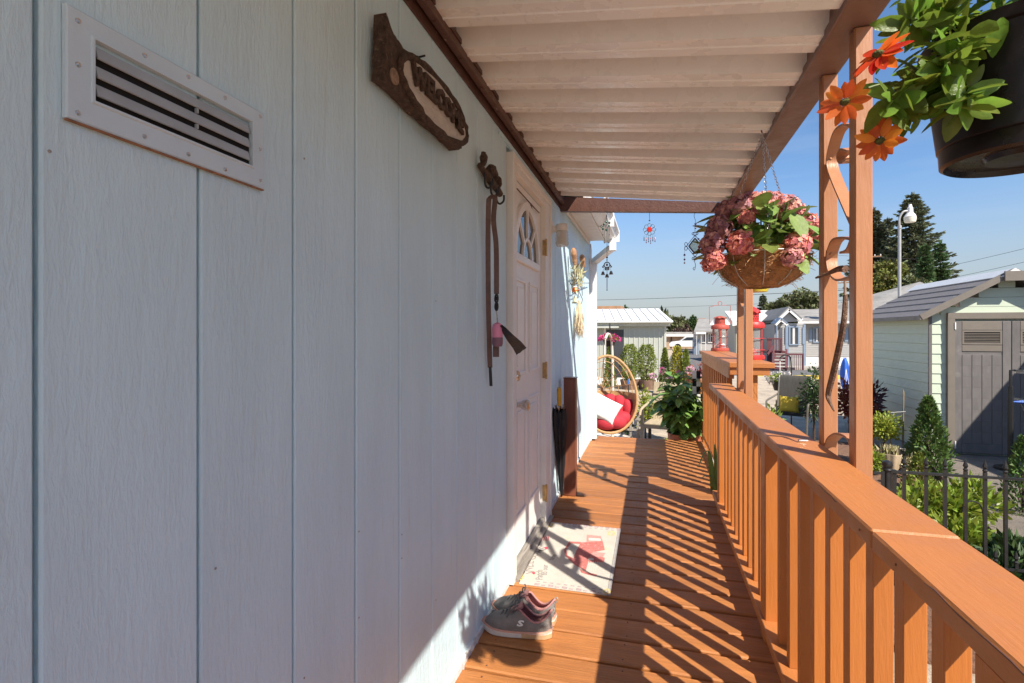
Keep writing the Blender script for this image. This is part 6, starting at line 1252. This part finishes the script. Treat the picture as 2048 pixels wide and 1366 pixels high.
# trees
FIR=mat('fir_needles',(.13,.145,.075),.7,.35,(3,3,3),0,island=.9,transl=.15); FIR2=mat('green_cedar_needles',(.09,.15,.05),.7,.3,(3,3,3),0,island=.8,transl=.15); OAK=mat('oak_leaves',(.115,.125,.045),.6,.3,(2,2,2),0,island=.8,transl=.2); MAPL=mat('maple_leaves',(.17,.17,.03),.6,.3,(2,2,2),0,island=.8,transl=.25); WINE=mat('wine_leaves',(.075,.04,.03),.6,.3,2,0,island=.7,transl=.15); TBARK=mat('tree_bark',(.09,.065,.045),.9,.3,4,.6,20)
def conifer(label,px,topy,d,wpx,m,nb=150,dens=26,z0f=.10,low=0,sp=1.0):
    g_=gpos(px,d); H=1.24-(topy-663)*d/FPX-GZ; Rm=wpx/2*d/FPX; t=thing('conifer_tree',label,'tree',g_,0,'conifers on the skyline')
    MB().tube([(0,0,0),(.05,0,H*.5),(0,0,H)],[Rm*.085,Rm*.05,.03],8).build('trunk',TBARK,t,True,False)
    ps=[];ds=[];ls=[]; br_b=MB()
    nt_=max(9,int(nb/5)); 
    for ti in range(nt_):
        f0=z0f+(1-z0f)*(ti/nt_)**.95; nbt=random.randint(6,9)
        for bi in range(nbt):
            f=min(.985,f0+random.uniform(-.012,.012)); z=H*f; a=2*PI*bi/nbt+ti*1.3+random.uniform(-.35,.35); L=Rm*((1-f)**.8)*random.uniform(.55,1.15)+.15
            e=Vector((math.cos(a),math.sin(a),0)); n=max(7,int(dens*1.5*L/Rm)+5)
            def bp(u): return e*L*u+Vector((0,0,z+L*(-.22*u+.30*u*u)+.10*L*f))
            if L>Rm*.25: br_b.tube([bp(0),bp(.5),bp(.95)],[.04+.015*L,.03,.012],4,False)
            for k in range(n):
                u=.12+.88*(k+random.random())/n; q=bp(u); wd=(1-u)*.26*L+.05; sd_=Vector((-e.y,e.x,0))
                for s_ in range(4):
                    sgn=random.choice((-1,1)); o=sd_*sgn*random.uniform(0,wd)
                    ps.append((q.x+o.x,q.y+o.y,q.z+random.uniform(-.10,.04)*(.4+.2*L))); dv=e*random.uniform(.5,1)+sd_*sgn*random.uniform(.1,.7); ds.append((dv.x,dv.y,random.uniform(-.30,.40))); ls.append(random.uniform(.25,.52)*sp)
    for k in range(40): ps.append((random.uniform(-.1,.1),random.uniform(-.1,.1),H*(1-.06*random.random()))); ds.append((random.uniform(-.5,.5),random.uniform(-.5,.5),1)); ls.append(.4*sp)
    ls=np.array(ls); link('crown',leaf_mesh('crown',ps,ds,ls,ls*.42,m,None,.2,.1),t); br_b.build('branches',TBARK,t,False,False)
    return t
conifer('tallest dark fir on the right skyline, behind the street lamp',1825,388,62,225,FIR,230,36,.06)
conifer('dark fir partly hidden behind the near column, left of the tallest fir',1748,418,66,150,FIR,190,30,.08)
conifer('slim dark fir between the column and the street lamp',1776,436,72,120,FIR,170,28,.08,sp=.9)
conifer('bright green cedar low behind the mint shed roof, left of a pair',1850,488,45,60,FIR2,150,24,.05,sp=.6)
conifer('bright green cedar low behind the mint shed roof, right of a pair',1880,482,46,70,FIR2,150,24,.05,sp=.6)
conifer('small far fir right of the near red lantern',1526,590,95,34,FIR,110,16,.08,sp=.9)
conifer('tiny far fir above the sage shed roof',1250,611,110,16,FIR2,70,12,.05,sp=.9)
conifer('narrow far conifer left of the far red lantern',1386,632,70,20,FIR2,90,12,.02,sp=.7)
def tree(label,px,topy,d,wpx,m,ncl=60,nl=70,ls=.4,trunk=.35,basey=None,group='broadleaf trees beyond the street'):
    g_=gpos(px,d); H=1.24-(topy-663)*d/FPX-GZ; Rm=wpx/2*d/FPX; t=thing('broadleaf_tree',label,'tree',g_,0,group); cz=H*(1+trunk)/2; rz=H*(1-trunk)/2
    b=MB().tube([(0,0,0),(.05*Rm,0,H*.4),(0,0,H*.8)],[Rm*.10,Rm*.07,.04],8); b.build('trunk',TBARK,t,True,False); ps=[];ds=[]; bb=MB()
    for i in range(ncl):
        dv=Vector(RNG.normal(size=3)).normalized(); rad=random.uniform(.35,1.0)**.6; c=Vector((dv.x*Rm*rad*.86,dv.y*Rm*rad*.86,cz+dv.z*rz*rad*.84)); cr=Rm*random.uniform(.13,.26)
        if i%3==0: bb.tube([(0,0,H*random.uniform(.25,.5)),tuple(c*.6+Vector((0,0,H*.18))),tuple(c)],[Rm*.03,Rm*.02,.02],4,False)
        q=sphere_dirs(nl)*(RNG.uniform(.3,1,nl)**.5)[:,None]*cr*np.array([1.15,1.15,.75])+np.array(c); ps.append(q); ds.append(RNG.normal(size=(nl,3))+np.array([0,0,.2]))
    bb.build('limbs',TBARK,t,False,False); ps=np.concatenate(ps); n=len(ps); link('crown',leaf_mesh('crown',ps,np.concatenate(ds),RNG.uniform(.7,1.3,n)*ls,RNG.uniform(.7,1.3,n)*ls*.7,m,None,.15,.1),t); return t
tree('broad olive oak behind the white gabled house, larger one',1605,573,62,95,OAK,80,70,.36)
tree('broad olive oak behind the white gabled house, left smaller one',1560,596,64,70,OAK,60,70,.36)
tree('yellow-green maple below the firs, behind the street lamp',1775,512,50,110,MAPL,90,70,.30,.2)
tree('dark green maple below the firs, left edge beside the column',1735,540,52,70,OAK,60,70,.30,.2)
tree('dark green tree low behind the mint shed roof',1828,545,44,90,OAK,70,70,.28,.2)
tree('far olive tree at the left of the skyline group beyond the garage',1348,627,100,44,OAK,40,60,.5,.1)
tree('far olive tree in the middle of the skyline group beyond the garage',1370,629,105,40,OAK,40,60,.5,.1)
tree('far olive tree right of the tiny red-roofed house',1428,634,110,36,OAK,40,60,.5,.1)
tree('far olive tree between the two red lanterns',1460,632,105,50,OAK,40,60,.5,.1)
tree('wine-coloured round tree above the brick garage',1366,648,60,44,WINE,40,60,.3,.1)
tree('olive tree partly hidden behind the near red lantern',1490,625,90,50,OAK,40,60,.45,.1)
tree('olive tree right of the white house, behind the near column',1680,600,70,70,OAK,50,60,.4,.2)
far=[];fd=[]
for i in range(9000):
    px=random.uniform(700,2300); d=random.uniform(170,230); p=P(px,663,d); hgt=(3.0+2.4*math.sin(px*.021)+1.6*math.sin(px*.057+1)+1.0*math.sin(px*.13))*1.1+2.2; far.append((p.x,p.y,GZ+random.uniform(0,1)**.7*max(1,hgt))); fd.append((random.uniform(-1,1),random.uniform(-1,1),random.uniform(0,1)))
tl_=link('far_woods',leaf_mesh('far_woods',far,fd,RNG.uniform(1.4,3,9000),RNG.uniform(1,2,9000),OAK)); tag(tl_,'far low belt of olive trees along the horizon','woods',None,'stuff')
# street lamp
GALV=mat('galvanised_steel',(.42,.41,.40),.45,.08,6,metal=.4); lp=gpos(1799,24); sl_=thing('street_lamp','grey steel street lamp with a white bell head behind the mint shed','street lamp',lp)
zt=1.24-(452-663)*24/FPX-GZ; MB().tube([(0,0,0),(0,0,zt)],[.075,.065],12).build('pole',GALV,sl_,True,False); MB().tube([(0,0,zt-.12),(0,0,zt+.02)],.085,12).build('collar',GALV,sl_,True,False)
MB().tube(smooth([(0,0,zt),(.0,0,zt+.35),(.12,0,zt+.62),(.28,0,zt+.68),(.42,0,zt+.66)],5),.045,8).build('arm',GALV,sl_,True,False)
MB().lathe([(0,zt+.98),(.06,zt+.97),(.08,zt+.85),(.11,zt+.82),(.12,zt+.58),(.18,zt+.52),(.23,zt+.42),(.25,zt+.40)],(.42,0,0),18).build('lamp_head',mat('white_lamp_enamel',(.72,.70,.68),.4,.05,5),sl_,True,False); MB().lathe([(.24,zt+.40),(.24,zt+.28),(.21,zt+.15),(0,zt+.14)],(.42,0,0),18).build('lamp_shade',mat('cream_lens',(.70,.66,.55),.3,.08,20),sl_,True,False)
# poles and wires
for px,ty,d,lab in ((1738,508,55,'brown wooden utility pole right of the near column'),(1690,560,58,'wooden utility pole seen between the column tubes')):
    g_=gpos(px,d); up=thing('utility_pole',lab,'utility pole',g_,R(-15),'utility poles'); H=1.24-(ty-663)*d/FPX-GZ; MB().tube([(0,0,0),(0,0,H)],[.17,.13],10).build('pole',mat('pole_wood',(.33,.19,.11),.85,.2,(9,9,1)),up,True,False)
    for k in (.3,4.6): MB().bar((-1.1,0,H-k),(1.1,0,H-k),.10,.12).build('crossarm',MATS['pole_wood'],up,False,False); [MB().tube([(x,0,H-k+.06),(x,0,H-k+.22)],.05,6).build('insulator',TRIM,up,False,False) for x in (-1,-.5,.5,1)]
WIRE=mat('cable_black',(.03,.03,.035),.6,.1,3)
def wire(lab,a,b_,d0,d1,r=.018,sag=.3):
    p,q=P(a[0],a[1],d0),P(b_[0],b_[1],d1); pts=[p.lerp(q,i/20)-Vector((0,0,sag*4*(i/20)*(1-i/20))) for i in range(21)]; o=MB().tube(pts,r,5).build('overhead_wire',WIRE); tag(o,lab,'wire','overhead wires')
wire('upper overhead wire rising to the right above the mint shed',(1738,562),(2300,432),55,30,.014); wire('lower overhead wire rising to the right above the mint shed',(1738,585),(2300,462),55,30,.014)
wire('long faint overhead wire crossing the sky behind the chimes',(1000,600),(1690,580),120,58,.03,.5); wire('faint lowest overhead wire crossing the left sky',(1000,616),(1690,600),120,58,.018,.5)
wire('overhead wire before the firs, upper of three',(1640,508),(1905,520),55,50,.014,.1); wire('overhead wire before the firs, middle of three',(1640,553),(1860,552),55,50,.014,.1); wire('overhead wire before the firs, lowest of three',(1640,575),(1830,580),55,50,.014,.1)
